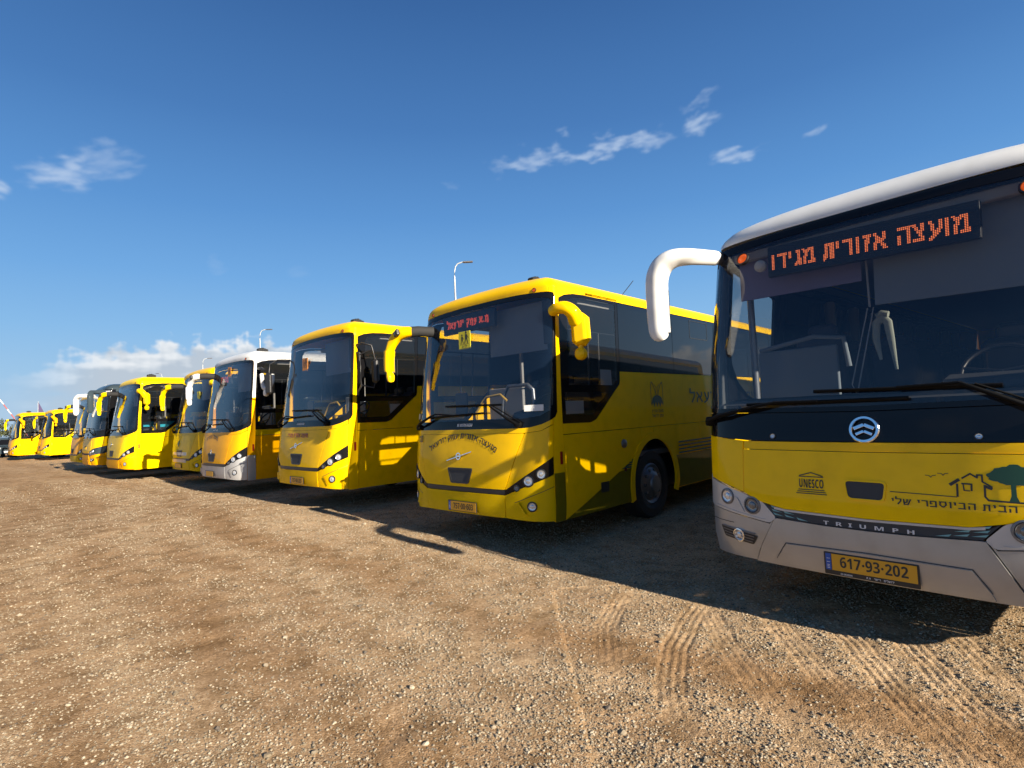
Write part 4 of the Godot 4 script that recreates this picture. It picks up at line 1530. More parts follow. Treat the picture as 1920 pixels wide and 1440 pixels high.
# ------------------------------------------------------------------ sky
func sky_panorama() -> ImageTexture:
	var W := 4096
	var H := 2048
	var im := Image.create_empty(W, H, false, Image.FORMAT_RGBF)
	var stops := [[-90, .18, .15, .12], [-1, .22, .2, .17], [0, .46, .61, .77], [2, .42, .60, .79], [5, .34, .565, .81], [9, .25, .50, .815], [14, .17, .405, .765], [20, .112, .305, .655], [28, .07, .205, .495], [38, .043, .135, .36], [60, .03, .10, .28], [90, .028, .085, .25]]
	var base := func(el: float) -> Color:
		for i in range(1, stops.size()):
			if el <= stops[i][0]:
				var f: float = (el - stops[i - 1][0]) / float(stops[i][0] - stops[i - 1][0])
				return Color(lerpf(stops[i - 1][1], stops[i][1], f), lerpf(stops[i - 1][2], stops[i][2], f), lerpf(stops[i - 1][3], stops[i][3], f))
		return Color(.035, .1, .28)
	for j in H:
		var c: Color = base.call(90.0 - (j + .5) * 180.0 / H)
		c = Color(c.r / EXPO, c.g / EXPO, c.b / EXPO)
		im.fill_rect(Rect2i(0, j, W, 1), c)
	var n1 := FastNoiseLite.new()
	n1.seed = 41
	n1.frequency = .055
	n1.fractal_octaves = 6
	var n2 := FastNoiseLite.new()
	n2.seed = 9
	n2.frequency = .05
	n2.fractal_octaves = 5
	# a bank of cumulus low over the land, in groups all round
	for i in W:
		var az := (i + .5) * 360.0 / W
		if az > 180.0:
			az -= 360.0
		var env := smoothstep(-44.0, -35.0, az) * smoothstep(-13.0, -21.0, az)
		env = maxf(env, .95 * smoothstep(-.12, .25, n2.get_noise_1d(az * 2.2 + 300.0)) * smoothstep(52.0, 66.0, absf(az)))
		if env < .02:
			continue
		var topy := lerpf(4.4, 7.6, env) + n1.get_noise_2d(az * 11.0, 3.0) * .9 + n2.get_noise_2d(az * 3.0, 90.0) * 1.0
		for j in range(int((90.0 - 10.5) / 180.0 * H), H / 2):
			var el := 90.0 - (j + .5) * 180.0 / H
			var f := n1.get_noise_2d(az * 8.0, el * 13.0)
			var under := topy - el
			# crisp puffs along the top, soft layers below
			var d := smoothstep(-.2, .6, under * .75 + f * .95)
			d *= smoothstep(-.5, 4.2, el + f * 1.2 + n2.get_noise_2d(az * 2.5, el * 14.0) * 2.2)
			d *= env
			if d < .01:
				continue
			var layer := n2.get_noise_2d(az * 2.2 + 20.0, el * 11.0)
			var puff := n1.get_noise_2d(az * 5.0 + 3.0, el * 8.0)
			var lit := clampf(1.02 - under * .40 + layer * 1.15 + puff * .55 + f * .25, 0.0, 1.0)
			lit = maxf(lit, .12)
			var cc := Color(.47, .545, .635).lerp(Color(.86, .885, .91), lit)
			var p := im.get_pixel(i, j)
			im.set_pixel(i, j, p.lerp(Color(cc.r / EXPO, cc.g / EXPO, cc.b / EXPO), minf(d, .93)))
	var n3 := FastNoiseLite.new()
	n3.seed = 17
	n3.frequency = .06
	n3.fractal_octaves = 4
	n3.fractal_gain = .45
	# thin wisps higher up: azimuth, elevation, half length, half height, tilt, strength
	var wisps := [[3.3, 25.1, 4.4, 1.15, .06, .55], [11.5, 25.7, 5.6, .9, .05, .66], [16.0, 25.6, 2.0, .8, .0, .35], [20.4, 26.4, 1.9, .9, .3, .6], [20.6, 28.1, 1.9, .6, .25, .25], [23.8, 23.1, 2.5, .7, .05, .6], [30.4, 23.5, 1.1, .5, .2, .42],
		[-39.6, 20.6, 2.6, 1.5, .2, .66], [-36.4, 22.0, 2.8, 1.3, .35, .3], [-43.4, 18.7, .9, .9, -.5, .75], [6.6, 27.3, .7, .4, .0, .25], [-28.0, 15.0, 1.0, .5, 0, .1], [-5.5, 23.3, 1.0, .5, 0, .1], [-21.0, 14.6, 1.2, .5, 0, .08],
		[75, 24, 7, 1.2, .1, .5], [100, 19, 5, 1, .2, .4], [140, 28, 8, 1.3, .0, .5], [-80, 26, 7, 1.2, .1, .5], [-120, 20, 6, 1.1, .1, .5], [-160, 27, 7, 1.2, .1, .4], [178, 18, 5, 1, .1, .4]]
	for w in wisps:
		var ca: float = 1.0 / cos(deg_to_rad(w[1]))
		var rx: float = (w[2] * 1.3 + 1.0) * ca
		for i in range(int((w[0] - rx) / 360.0 * W), int((w[0] + rx) / 360.0 * W)):
			for j in range(int((90.0 - w[1] - w[2] * .35 - w[3] * 1.6) / 180.0 * H), int((90.0 - w[1] + w[2] * .35 + w[3] * 1.6) / 180.0 * H)):
				var az := (i + .5) * 360.0 / W
				var el := 90.0 - (j + .5) * 180.0 / H
				var q := Vector2((az - w[0]) / ca, el - w[1]).rotated(-w[4])
				var f := n3.get_noise_2d(q.x * 8.0 + w[0] * 31.0, q.y * 22.0)
				var f2 := n2.get_noise_2d(az * 4.0, el * 7.0 + 40.0)
				var body: float = 1.0 - pow(q.x / w[2], 2.0) - pow((q.y + f2 * 1.1) / w[3], 2.0)
				var d: float = smoothstep(-.3, 1.5, body * .9 + f * 1.0) * smoothstep(-.5, .8, body) * w[5]
				if d < .004:
					continue
				var ii := posmod(i, W)
				var p := im.get_pixel(ii, j)
				im.set_pixel(ii, j, p.lerp(Color(.55 / EXPO, .67 / EXPO, .85 / EXPO), minf(d, .8)))
	return ImageTexture.create_from_image(im)


# ------------------------------------------------------------------ small things
func street_lamp(p: Vector3, turn: float, label: String) -> void:
	var o := thing("street_lamp", Vector3(p.x, 0, p.z), turn)
	tag(o, label, "street lamp", "street lamps behind the buses")
	var b := MB.new()
	var h := 10.2
	b.tube([Vector3(0, -.2, 0), Vector3(0, 3.5, 0), Vector3(0, h - .8, 0)], [.09, .075, .045], 10)
	part("pole", b, m.galv, o)
	b = MB.new()
	b.tube([Vector3(0, h - .8, 0), Vector3(.015, h - .5, 0), Vector3(.07, h - .25, 0), Vector3(.2, h - .08, 0), Vector3(.45, h, 0), Vector3(.6, h + .015, 0)], .036, 8)
	part("arm", b, m.galv, o)
	b = MB.new()
	b.box(Transform3D(Basis(Vector3.BACK, .03), Vector3(.78, h + .01, 0)), Vector3(.55, .07, .24), .025)
	part("lamp_head", b, m.steel, o)
	b = MB.new()
	b.lathe(Transform3D(Basis(Vector3.RIGHT, -PI / 2), Vector3.ZERO), PackedVector2Array([Vector2(.2, -.1), Vector2(.2, .04), Vector2(.12, .06)]), 12)
	part("base_plate", b, m.galv, o)

func car(p: Vector3, turn: float, mat: Material, tall: float, label: String) -> void:
	var o := thing("parked_car", p, turn)
	tag(o, label, "car", "dark cars at the far end of the row")
	# side profile, swept across with a narrower cabin
	var low := [[-2.1, .35], [-2.15, .62], [-2.05, .88], [-1.0, 1.0], [1.9, 1.02], [2.1, .9], [2.12, .4]]
	var cab := [[-1.15, .98], [-.35, tall - .06], [.1, tall], [1.3, tall], [1.75, tall - .15], [2.0, 1.0]]
	var b := MB.new()
	for i in low.size():
		var a: Array = low[i]
		var c: Array = low[(i + 1) % low.size()]
		var nr := Vector3(0, -(c[0] - a[0]), (c[1] - a[1])).normalized()
		nr = Vector3(0, c[0] - a[0], -(c[1] - a[1])).normalized()
		b.flat(Vector3(-.88, a[1], -a[0]), Vector3(.88, a[1], -a[0]), Vector3(.88, c[1], -c[0]), Vector3(-.88, c[1], -c[0]), Vector3(0, nr.y, nr.z))
	for sd in [-1.0, 1.0]:
		for i in range(1, low.size() - 1):
			b.tri(Vector3(sd * .88, low[0][1], -low[0][0]), Vector3(sd * .88, low[i][1], -low[i][0]), Vector3(sd * .88, low[i + 1][1], -low[i + 1][0]), Vector3(sd, 0, 0), Vector3(sd, 0, 0), Vector3(sd, 0, 0))
	part("body", b, mat, o)
	b = MB.new()
	for i in cab.size() - 1:
		var a: Array = cab[i]
		var c: Array = cab[i + 1]
		var nr := Vector3(0, c[0] - a[0], c[1] - a[1]).normalized()
		var wa: float = .86 - .2 * (a[1] - .98)
		var wc: float = .86 - .2 * (c[1] - .98)
		b.flat(Vector3(-wa, a[1], -a[0]), Vector3(wa, a[1], -a[0]), Vector3(wc, c[1], -c[0]), Vector3(-wc, c[1], -c[0]), nr)
	for sd in [-1.0, 1.0]:
		for i in range(1, cab.size() - 1):
			var f := func(k: Array) -> Vector3: return Vector3(sd * (.86 - .2 * (k[1] - .98)), k[1], -k[0])
			b.tri(f.call(cab[0]), f.call(cab[i]), f.call(cab[i + 1]), Vector3(sd, .2, 0), Vector3(sd, .2, 0), Vector3(sd, .2, 0))
	part("cabin", b, mat, o)
	b = MB.new()
	b.flat(Vector3(-.78, 1.04, 1.09), Vector3(.78, 1.04, 1.09), Vector3(.66, tall - .12, .43), Vector3(-.66, tall - .12, .43), Vector3(0, .5, .8).normalized())
	part("windscreen", b, m.frit, o)
	for sd in [-1.0, 1.0]:
		b = MB.new()
		b.box(Transform3D(Basis(), Vector3(sd * .62, .78, 2.08)), Vector3(.4, .16, .08), .03)
		part("headlight", b, m.lens, o)
		b = MB.new()
		b.box(Transform3D(Basis(), Vector3(sd * .86, 1.28, -.35)), Vector3(.03, .3, 1.5), .01)
		part("side_window", b, m.frit, o)
		for z in [1.35, -1.35]:
			b = MB.new()
			b.lathe(Transform3D(Basis(Vector3.UP, sd * PI / 2), Vector3(sd * .8, .33, z)), PackedVector2Array([Vector2(.18, .1), Vector2(.3, .1), Vector2(.33, .07), Vector2(.33, -.12)]), 18)
			part("wheel", b, m.rubber, o)
	b = MB.new()
	b.box(Transform3D(Basis(), Vector3(0, .5, 2.15)), Vector3(.52, .11, .02), .004)
	part("number_plate", b, m.decal_white, o)

func barrier(p: Vector3) -> void:
	var o := thing("barrier", p, 0)
	tag(o, "raised red and white barrier arm at the far end of the lot", "barrier")
	var b := MB.new()
	b.box(Transform3D(Basis(), Vector3(0, .5, 0)), Vector3(.4, 1.1, .4), .03)
	part("post", b, m.galv, o)
	var d := Vector3(-1.46, 1.94, 0).normalized()
	for i in 12:
		b = MB.new()
		b.tube([Vector3(0, .95, .25) + d * i * .55, Vector3(0, .95, .25) + d * (i + 1) * .55], .045, 8)
		part("stripe", b, m.decal_white if i % 2 == 0 else m.barrier_red, o)

func flag(p: Vector3) -> void:
	var o := thing("feather_flag", p, .3)
	tag(o, "purple feather flag rising behind the farthest yellow buses", "flag")
	var b := MB.new()
	b.tube([Vector3(0, 0, 0), Vector3(0, 3, 0), Vector3(.02, 5.35, 0)], .03, 6)
	part("pole", b, m.galv, o)
	b = MB.new()
	for k in 10:
		var y0 := 2.6 + k * .27
		var y1 := y0 + .27
		var w0 := .98 * pow(1.0 - k / 10.0, .8)
		var w1 := .98 * pow(1.0 - (k + 1) / 10.0, .8)
		var z0 := sin(k * .9) * .05
		var z1 := sin((k + 1) * .9) * .05
		var n := Vector3(.1, 0, 1).normalized()
		b.flat(Vector3(.03, y0, .01), Vector3(.03 + w0, y0, z0), Vector3(.03 + w1, y1, z1), Vector3(.03, y1, .01), n)
		b.flat(Vector3(.03, y0, -.01), Vector3(.03 + w0, y0, z0 - .015), Vector3(.03 + w1, y1, z1 - .015), Vector3(.03, y1, -.01), -n)
	part("cloth", b, m.flag_purple, o)
	b = MB.new()
	b.box(Transform3D(Basis(Vector3.UP, .1), Vector3(.5, 3.75, .06)), Vector3(.5, .35, .02), .005)
	part("emblem", b, m.decal_white, o)

func tree(p: Vector3, h: float, sd: int, label: String) -> void:
	var r := RandomNumberGenerator.new()
	r.seed = sd
	var o := thing("tree", p, r.randf() * TAU)
	tag(o, label, "tree", "trees on the left horizon")
	var b := MB.new()
	b.tube([Vector3(0, -.3, 0), Vector3(.1, h * .3, .05), Vector3(.05, h * .7, 0)], [h * .035, h * .025, h * .01], 7)
	for k in 4:
		var a := TAU * k / 4 + r.randf()
		b.tube([Vector3(.08, h * (.25 + .07 * k), .04), Vector3(cos(a) * h * .18, h * (.45 + .08 * k), sin(a) * h * .18), Vector3(cos(a) * h * .3, h * (.55 + .08 * k), sin(a) * h * .3)], [h * .014, h * .01, h * .004], 5)
	part("trunk", b, m.bark, o)
	b = MB.new()
	for c in 26:
		var a := r.randf() * TAU
		var rr := h * .34 * sqrt(r.randf())
		var cy := h * (.34 + .52 * r.randf())
		rr *= 1.0 - .5 * (cy / h - .34)
		var ctr := Vector3(cos(a) * rr, cy, sin(a) * rr)
		var cr := h * r.randf_range(.09, .17)
		for k in 60:
			var d := Vector3(r.randfn(), r.randfn() * .8, r.randfn()).normalized() * cr * pow(r.randf(), .4)
			var u := Vector3(r.randfn(), r.randfn(), r.randfn()).normalized()
			var w := u.cross(Vector3(r.randfn(), r.randfn(), r.randfn())).normalized()
			var s := h * r.randf_range(.018, .04)
			var nn := (d.normalized() + Vector3.UP * .4).normalized()
			b.tri(ctr + d - u * s, ctr + d + u * s, ctr + d + w * s * 1.3, nn, nn, nn)
	part("crown", b, [m.leaf_a, m.leaf_b][sd % 2], o)

func shirt(bus: Node3D) -> void:
	var mb := MB.new()
	for sx in [[-.06, -.03, .32], [.055, .085, .40]]:
		mb.tube([Vector3(0.0, 0, 0), Vector3(sx[0] * .8, -.05, .01), Vector3(sx[0], -.17, .0), Vector3(sx[1], -sx[2], .015)], [.03, .036, .03, .012], 9, Vector2(1, .55), Vector3(0, 0, 1))
	mb.tube([Vector3(-.04, .0, 0), Vector3(0, .025, 0), Vector3(.05, .01, 0)], .03, 8, Vector2(1, .8))
	var o := top("hanging_shirt", mb, m.cloth)
	o.transform = bus.transform * Transform3D(Basis(), Vector3(-.02, 2.24, -.7)).scaled_local(Vector3(.85, 1.05, .9))
	tag(o, "pale green shirt hanging behind the windscreen of the nearest coach", "shirt")

func sheet(bus: Node3D, T: Dictionary, s: float, y: float, w: float, h: float, label: String, called := "paper_sheet", mat: Material = null, inset := .03) -> void:
	var f := frame(T, s, y, -inset)
	var mb := MB.new()
	mb.box(Transform3D(Basis(), Vector3.ZERO), Vector3(w, h, .004), .001)
	var o := top(called, mb, mat if mat else m.paper)
	o.transform = bus.transform * f
	tag(o, label, "paper" if called == "paper_sheet" else "box", "paper sheets behind bus windows" if called == "paper_sheet" else "")


# ------------------------------------------------------------------ the scene
func bus_at(o: Node3D, called: String, x: float, y: float, z: float, turn: float, label: String) -> void:
	o.name = numbered(called)
	if o.get_parent() == null:
		add_child(o)
	o.position = Vector3(x, y, z)
	o.rotation.y = deg_to_rad(turn)
	tag(o, label, "bus", "buses parked in a row")

func _ready() -> void:
	# camera
	var cam := Camera3D.new()
	cam.name = "camera"
	var pt := deg_to_rad(3.172)
	var rl := deg_to_rad(2.621)
	var fwd := Vector3(0, sin(pt), -cos(pt))
	var up := Vector3(0, cos(pt), sin(pt))
	var R := Vector3.RIGHT * cos(rl) - up * sin(rl)
	var U := up * cos(rl) + Vector3.RIGHT * sin(rl)
	cam.transform = Transform3D(Basis(R, U, -fwd), Vector3(0, 1.576, 0))
	cam.fov = rad_to_deg(2.0 * atan(720.0 / 1029.1))
	cam.far = 5000.0
	cam.near = 0.05
	add_child(cam)
	cam.current = true
	# sky, exposure
	var env := Environment.new()
	env.background_mode = Environment.BG_SKY
	var pano := PanoramaSkyMaterial.new()
	pano.panorama = sky_panorama()
	env.sky = Sky.new()
	env.sky.sky_material = pano
	env.tonemap_mode = Environment.TONE_MAPPER_LINEAR
	env.tonemap_exposure = EXPO
	env.sdfgi_enabled = true
	env.ssao_enabled = true
	env.ssil_enabled = true
	var we := WorldEnvironment.new()
	we.name = "environment"
	we.environment = env
	add_child(we)
	# low winter sun from the right
	var sun := DirectionalLight3D.new()
	sun.name = "sun"
	sun.light_energy = 1.6
	sun.light_color = Color(1.0, .95, .87)
	sun.light_angular_distance = .53
	sun.shadow_enabled = true
	add_child(sun)
	sun.look_at_from_position(Vector3.ZERO, Vector3(-1.726, -1.0, -1.880).rotated(Vector3.UP, deg_to_rad(SUN_TURN)), Vector3.UP)
	# materials and tables
	font_bold = SystemFont.new()
	font_bold.font_names = PackedStringArray(["Droid Sans"])
	font_bold.font_weight = 700
	font_reg = SystemFont.new()
	font_reg.font_names = PackedStringArray(["Droid Sans"])
	materials()
	m.barrier_red = solid(lin(.32, .08, .08), .5)
	m.flag_purple = solid(lin(.06, .045, .11), .8)
	m.bark = solid(lin(.12, .09, .06), .9)
	m.leaf_a = solid(lin(.07, .085, .035), .7)
	m.leaf_b = solid(lin(.10, .10, .045), .7)
	letters_setup()
	mk = surface_table(3.3, [0, -.46, 2, -.47, 3.05, -.54, 3.3, -.6], [.3, .02, .45, .045, .7, .05, 1.1, .02, 1.39, -.03, 1.53, -.05, 2.3, -.2, 2.95, -.33, 3.05, -.36], [.3, 1.255, .5, 1.275, 2.0, 1.275, 3.05, 1.245, 3.3, 1.2])
	mk.roof_y = 3.13
	gd = surface_table(3.9, [0, -.5, 2, -.52, 3.0, -.62, 3.2, -.7], [.3, 0, .45, .045, .6, .06, .9, .05, 1.3, .01, 1.45, -.02, 2.15, -.14, 2.84, -.3, 3.0, -.36], [.3, 1.26, .5, 1.29, 2.0, 1.29, 3.0, 1.23, 3.3, 1.08])
	gd.roof_y = 3.03
	# the lot
	ground()
	# the nearest coach
	var t1 := build_tourist()
	var t7 := t1.duplicate()
	bus_at(t1, "coach", 2.379, -.035, -3.773, -49.68, "nearest coach, white roofed with a gold front and long orange dotted sign")
	teal_marks(t1, gd)
	temple_mark(t1, gd)
	home_drawing(t1, gd)
	text_on("name_letters", gd, "T  R  I  U  M  P  H", font_bold, .0, .735, .026, m.decal_white, t1, .008, 1.9)
	number_plate(gd, .0, .475, "617·93·202", t1, .54, .135, true)
	led_sign(t1, "מועצה אזורית מגידו", Vector3(-.02, 2.757, -.365), 1.375, .255, .1243, 1.30, .0113, .0046, .17, m.led, -.032, 16, Vector2(.0, -.01))
	dress(t1, {"side": "gold", "lower": "gold", "arch": "gold"})
	shirt(t1)
	# the common coach, then its copies
	var proto := build_coach()
	var spots := [
		["B3", -3.962, .087, -10.127, -43.94, "yellow bus with red Hebrew words on its nose and black framed driver mirror"],
		["B4", -7.131, .032, -13.063, -43.36, "orange nosed bus with white roof and silver bumper"],
		["B5", -9.71, .035, -16.05, -43.0, "yellow bus with two grey strips across its nose, left of the orange nosed bus"],
		["B6", -13.193, .04, -18.105, -41.97, "bright lemon bus with sunlit flank and blue boxes behind the driver window"],
		["B8", -19.45, .0, -24.3, -43.0, "amber nosed bus half hidden behind the dark roofed coach"],
		["B9", -31.362, -.037, -36.386, -41.0, "amber and lemon bus second from the far end of the row"],
		["B10", -35.688, -.043, -38.906, -42.3, "amber bus at the far end of the row beside the dark cars"]]
	var by := {}
	for s in spots:
		var c := proto.duplicate()
		bus_at(c, "bus", s[1], s[2], s[3], s[4], s[5])
		by[s[0]] = c
	bus_at(proto, "bus", -.664, -.025, -7.075, -43.57, "yellow bus numbered 10 with a yellow driver mirror and green valley emblem")
	# bus number 10
	dress(proto, {"bumper": "olive", "foot": "dark_olive"})
	mirror_arm_left(proto, m.yellow)
	driver_mirror(proto, "pod", m.yellow)
	diagonal_badge(proto, mk)
	number_plate(mk, .02, .472, "757·00·603", proto)
	hebrew_on("nose_words", mk, "מועצה אזורית עמק יזרעאל", -.04, 1.318, .064, 1.30, m.decal, proto, 1.2, .2, .012)
	text_on("bus_number", mk, "10", font_bold, -.95, 1.265, .09, m.decal, proto, .018, .9)
	text_on("maker_letters", mk, "M MERKAVIM", font_bold, -.0, 1.472, .036, m.decal_white, proto, .006, .9, .25)
	led_sign(proto, "מ.א עמק יזרעאל", Vector3(-.25, 2.90, -.42), 1.06, .25, .092, .86, .0125, .0052, .16, m.led_red)
	children_sign(proto, -.17, 2.63, -.252, .235, .24, m.sign_yellow, true)
	flank_marks(proto)
	sheet(proto, mk, 1.09, 1.665, .24, .075, "white card lying behind the windscreen of bus number 10, on the driver's side", "paper_sheet", null, -.004)
	sheet(proto, mk, -1.2, 1.63, .2, .08, "white card behind the windscreen of bus number 10, on the door side", "paper_sheet", null, -.004)
	sheet(proto, mk, 2.50, 2.035, .27, .21, "white sheet taped high in the driver's side window of bus number 10")
	sheet(proto, mk, 1.80, 1.655, .36, .16, "white sheet lying low in the driver's side window of bus number 10")
	# the bus with red words
	var b3: Node3D = by.B3
	driver_mirror(b3, "frame", m.satin)
	diagonal_badge(b3, mk)
	number_plate(mk, .02, .472, "757·08·203", b3)
	hebrew_on("nose_words", mk, "מועצה אזורית מגידו", -.06, 1.245, .07, .82, m.decal_red, b3, 0.0, .22, .012)
	text_on("maker_letters", mk, "M MERKAVIM", font_bold, -.0, 1.472, .036, m.decal_white, b3, .006, .9, .25)
	children_sign(b3, -.2, 2.62, -.25, .22, .25, m.sign_orange, false, -.06)
	var dm := MB.new()
	dm.box(Transform3D(Basis(Vector3.BACK, PI / 4), Vector3(-.62, 2.37, -.235)), Vector3(.17, .17, .006), .002)
	part("warning_diamond", dm, m.satin, b3)
	var dk := MB.new()
	dk.tube([Vector3(-1.16, 2.8, -.45), Vector3(-1.32, 2.82, -.2), Vector3(-1.42, 2.74, -.08), Vector3(-1.42, 2.56, -.06)], .016, 6)
	dk.box(Transform3D(Basis(Vector3.UP, .4), Vector3(-1.42, 2.34, -.05)), Vector3(.17, .44, .1), .045)
	part("door_mirror", dk, m.satin, b3)
	sheet(b3, mk, 2.35, 1.70, .3, .17, "papers lying in the driver's side window of the bus with red words")
	# white roofed bus
	var b4: Node3D = by.B4
	dress(b4, {"hood": "amber_paint", "cheek": "amber_paint", "side": "olive", "lower": "amber_paint", "arch": "amber_paint", "bumper": "silver", "foot": "silver", "roof": "white", "pillar": "amber_paint"})
	for sd in [1.0, -1.0]:
		var up2 := pv([1.40, 2.2, 1.505, 2.2, 1.505, 3.13, 1.25, 3.13, 1.25, 3.07, 1.335, 3.055, 1.372, 3.0, 1.396, 2.7])
		panel("pillar_top", mk, [up2 if sd > 0 else flip(up2)], m.white, b4, "", .003)
	mirror_arm_left(b4, m.white)
	driver_mirror(b4, "loop", m.white)
	hatch_badge(b4, mk, -.05, .98)
	number_plate(mk, -.12, .475, "", b4)
	hebrew_on("nose_words", mk, "מועצה אזורית", -.1, 1.30, .075, .72, m.decal, b4, 1.0, .18, .012)
	text_on("maker_letters", mk, "M MERKAVIM", font_bold, -.0, 1.472, .036, m.decal_white, b4, .006, .9, .25)
	led_sign(b4, "מגידו", Vector3(-.3, 2.72, -.40), .8, .24, .13, .5, .016, .0066, .18, m.led_red)
	children_sign(b4, .22, 2.86, -.30, .2, .25, m.sign_orange, false, -.1)
	# the rest of the row
	dress(by.B5, {"bumper": "olive", "hood": "olive", "cheek": "yellow", "foot": "olive"})
	mirror_arm_left(by.B5, m.lemon)
	driver_mirror(by.B5, "pod", m.lemon)
	number_plate(mk, -.05, .50, "", by.B5)
	for k in 2:
		panel("grey_strip", mk, [rect(-.62, .80 - k * .20, .55, .885 - k * .20)], m.silver, by.B5, "", .014, .01)
	var lz := MB.new()
	lz.lathe(frame(mk, -.15, 1.13, .012), PackedVector2Array([Vector2(.1, 0), Vector2(.1, .008), Vector2(0, .01)]), 4)
	part("council_emblem", lz, m.decal_green, by.B5)
	children_sign(by.B5, .75, 2.5, -.245, .22, .22, m.sign_yellow, false)
	dress(by.B6, {"hood": "olive", "cheek": "lemon", "side": "lemon", "lower": "lemon", "arch": "lemon", "roof": "lemon", "pillar": "lemon", "bumper": "amber_paint", "foot": "amber_paint"})
	mirror_arm_left(by.B6, m.lemon)
	driver_mirror(by.B6, "pod", m.lemon)
	hatch_badge(by.B6, mk, -.1, 1.15)
	sheet(by.B6, mk, 1.76, 1.80, .32, .24, "small blue box behind the driver window of the lemon bus, nearer its front", "blue_box", m.cyan, .25)
	sheet(by.B6, mk, 2.32, 1.79, .42, .27, "larger blue box behind the driver window of the lemon bus, nearer its rear", "blue_box", m.cyan, .25)
	dress(by.B8, {"hood": "amber_paint", "cheek": "amber_paint", "bumper": "olive", "foot": "olive", "side": "yellow"})
	mirror_arm_left(by.B8, m.lemon)
	driver_mirror(by.B8, "pod", m.yellow)
	dress(by.B9, {"hood": "amber_paint", "cheek": "amber_paint", "bumper": "lemon", "foot": "lemon", "side": "lemon", "lower": "amber_paint", "roof": "yellow", "pillar": "lemon"})
	mirror_arm_left(by.B9, m.lemon)
	driver_mirror(by.B9, "pod", m.amber_paint)
	dress(by.B10, {"hood": "amber_paint", "cheek": "amber_paint", "bumper": "amber_paint", "foot": "amber_paint", "lower": "amber_paint", "roof": "yellow", "pillar": "lemon"})
	mirror_arm_left(by.B10, m.lemon)
	driver_mirror(by.B10, "pod", m.amber_paint)
	# dark fronted coach, the same make as the nearest
	t7.scale.y = 1.06
	bus_at(t7, "coach", -16.38, .0, -21.1, -43.5, "dark roofed coach with a long white ear mirror in the middle of the row")
	var arms := t7.find_children("mirror_arm*", "MeshInstance3D", true, false)
	for a in arms:
		a.material_override = m.white if a.mesh.get_aabb().get_center().x < 0.0 else m.dark_paint
		a.remove_meta("role")
	dress(t7, {"roof": "dark_paint", "bumper": "amber_paint", "hood": "yellow", "lamp": "dark_paint", "side": "dark_paint", "lower": "amber_paint", "arch": "amber_paint", "gpillar": "frit"})
	# lamps, far end
	street_lamp(Vector3(-2.93, 0, -30.24), 0.1, "nearest street lamp, rising behind bus number 10")
	street_lamp(Vector3(-22.38, 0, -48.83), .25, "street lamp rising behind the white roofed bus")
	street_lamp(Vector3(-37.9, 0, -67.2), .4, "street lamp whose pole stands over the bus beside the orange nosed one")
	street_lamp(Vector3(-52.8, 0, -82.7), 3.0, "street lamp above the roof of the lemon bus, its arm pointing left")
	street_lamp(Vector3(-73.0, 0, -97.9), .5, "farthest street lamp, above the dark roofed coach")
	barrier(Vector3(-41.7, 0, -48.0))
	flag(Vector3(-51.96, 0, -60.0))
	car(Vector3(-41.3, -.04, -45.3), deg_to_rad(35), m.dark_paint, 1.62, "dark blue car parked at the far left edge of the lot")
	car(Vector3(-43.2, -.04, -49.0), deg_to_rad(20), m.black_paint, 1.85, "taller black car standing behind the dark blue car")
	var r := RandomNumberGenerator.new()
	r.seed = 4
	for k in 14:
		tree(Vector3(-136.0 + k * 3.4 + r.randf() * 2, 0, -118.0 - r.randf() * 14), 4.2 + r.randf() * 2.2, 60 + k, "one of the low bushy trees in a line on the left horizon")

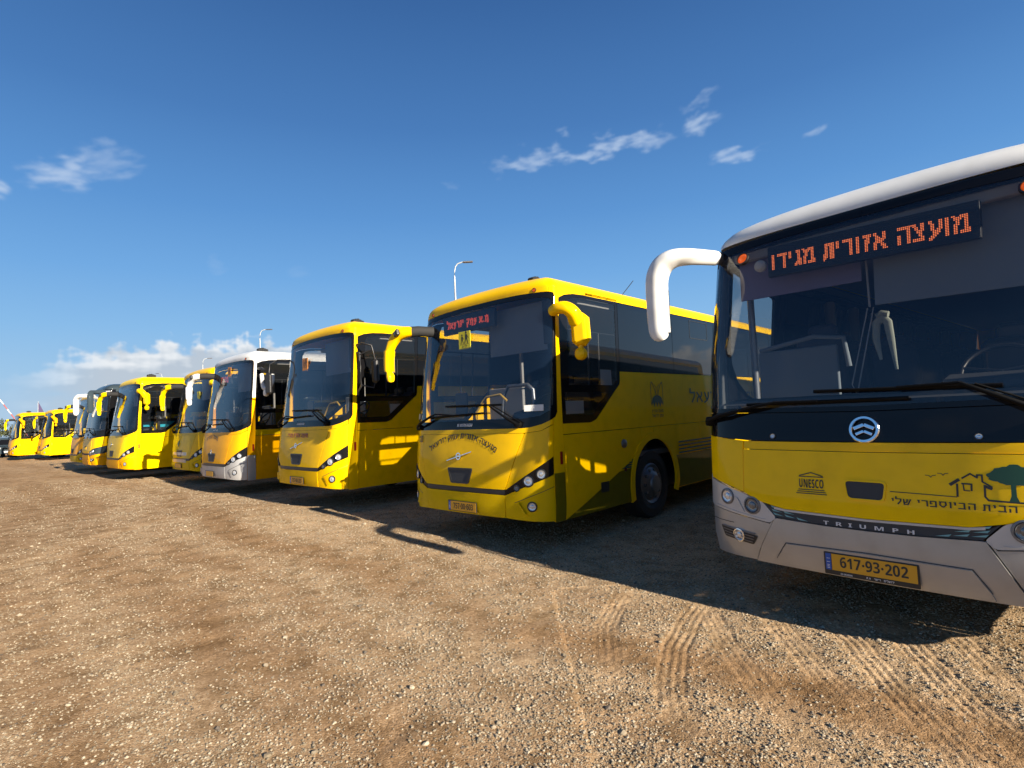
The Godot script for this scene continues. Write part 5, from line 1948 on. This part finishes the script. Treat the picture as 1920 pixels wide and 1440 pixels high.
func flank_marks(o: Node3D) -> void:
	# green emblem, words and stripes on the driver's side of bus number 10
	var p := []
	p.append_array(stroke(pv([3.60, 1.66, 3.60, 1.93, 3.62, 1.985, 3.66, 1.96, 3.77, 1.77]), .012))
	p.append_array(stroke(pv([3.95, 1.66, 3.95, 1.93, 3.93, 1.985, 3.89, 1.96, 3.78, 1.77]), .012))
	p.append_array(stroke(pv([3.73, 1.77, 3.76, 1.9, 3.70, 1.95]), .008))
	p.append_array(stroke(pv([3.82, 1.77, 3.79, 1.9, 3.85, 1.95]), .008))
	drawing("emblem_outline", mk, p, m.decal, o, .005)
	drawing("emblem_hills", mk, [pv([3.60, 1.63, 3.64, 1.75, 3.70, 1.78, 3.775, 1.79, 3.85, 1.78, 3.91, 1.75, 3.955, 1.63, 3.9, 1.68, 3.86, 1.61, 3.81, 1.69, 3.77, 1.61, 3.73, 1.69, 3.69, 1.61, 3.65, 1.68])], m.decal_green, o, .005)
	hebrew_on("emblem_words", mk, "מועצה אזורית", 3.775, 1.535, .04, .33, m.decal, o, 0, .18, .005)
	hebrew_on("emblem_words", mk, "עמק יזרעאל", 3.775, 1.465, .04, .33, m.decal, o, 0, .18, .005)
	hebrew_on("flank_words", mk, "מועצה אזורית עמק יזרעאל", 7.3, 1.665, .17, 4.9, m.decal_green, o, 0, .17, .005)
	for k in 4:
		var y := 1.07 - k * .055
		panel("stripe", mk, [pv([4.33, y - .026, 11.0, y - .026, 11.0, y, 4.335, y])], m.decal_green, o, "", .022, 0, 2.0, .3)
		panel("stripe", mk, [pv([2.98 - k * .09, y - .19 + .03 * k, 3.02, y - .17 + .02 * k, 3.02, y - .15 + .02 * k, 2.98 - k * .05, y - .165 + .03 * k])], m.decal_green, o, "", .004, 0, 2.0, .3)
	for q in [pv([1.511, .337, 2.0, .52, 2.66, .775, 3.01, .80, 3.05, .337]), pv([4.232, .37, 11.9, .37, 11.9, .86, 4.2, .86, 4.235, .65])]:
		panel("dark_skirt", mk, [q], m.dark_olive, o, "", .003, 0, .3, .2)
	panel("step_recess", mk, [rect(2.22, .555, 2.40, .685)], m.satin, o, "", .007)
	var kb := MB.new()
	kb.lathe(frame(mk, 2.8, 1.139, .004), PackedVector2Array([Vector2(.06, 0), Vector2(.055, .02), Vector2(.03, .035), Vector2(0, .04)]), 18)
	part("fuel_cap", kb, m.steel, o)
	lamp_unit(mk, 2.814, .79, .022, o, m.red_lens, "side_lamp")
	var an := MB.new()
	an.tube([Vector3(.6, 3.36, -2.9), Vector3(.6, 3.75, -3.4)], .006, 5)
	part("antenna", an, m.satin, o)
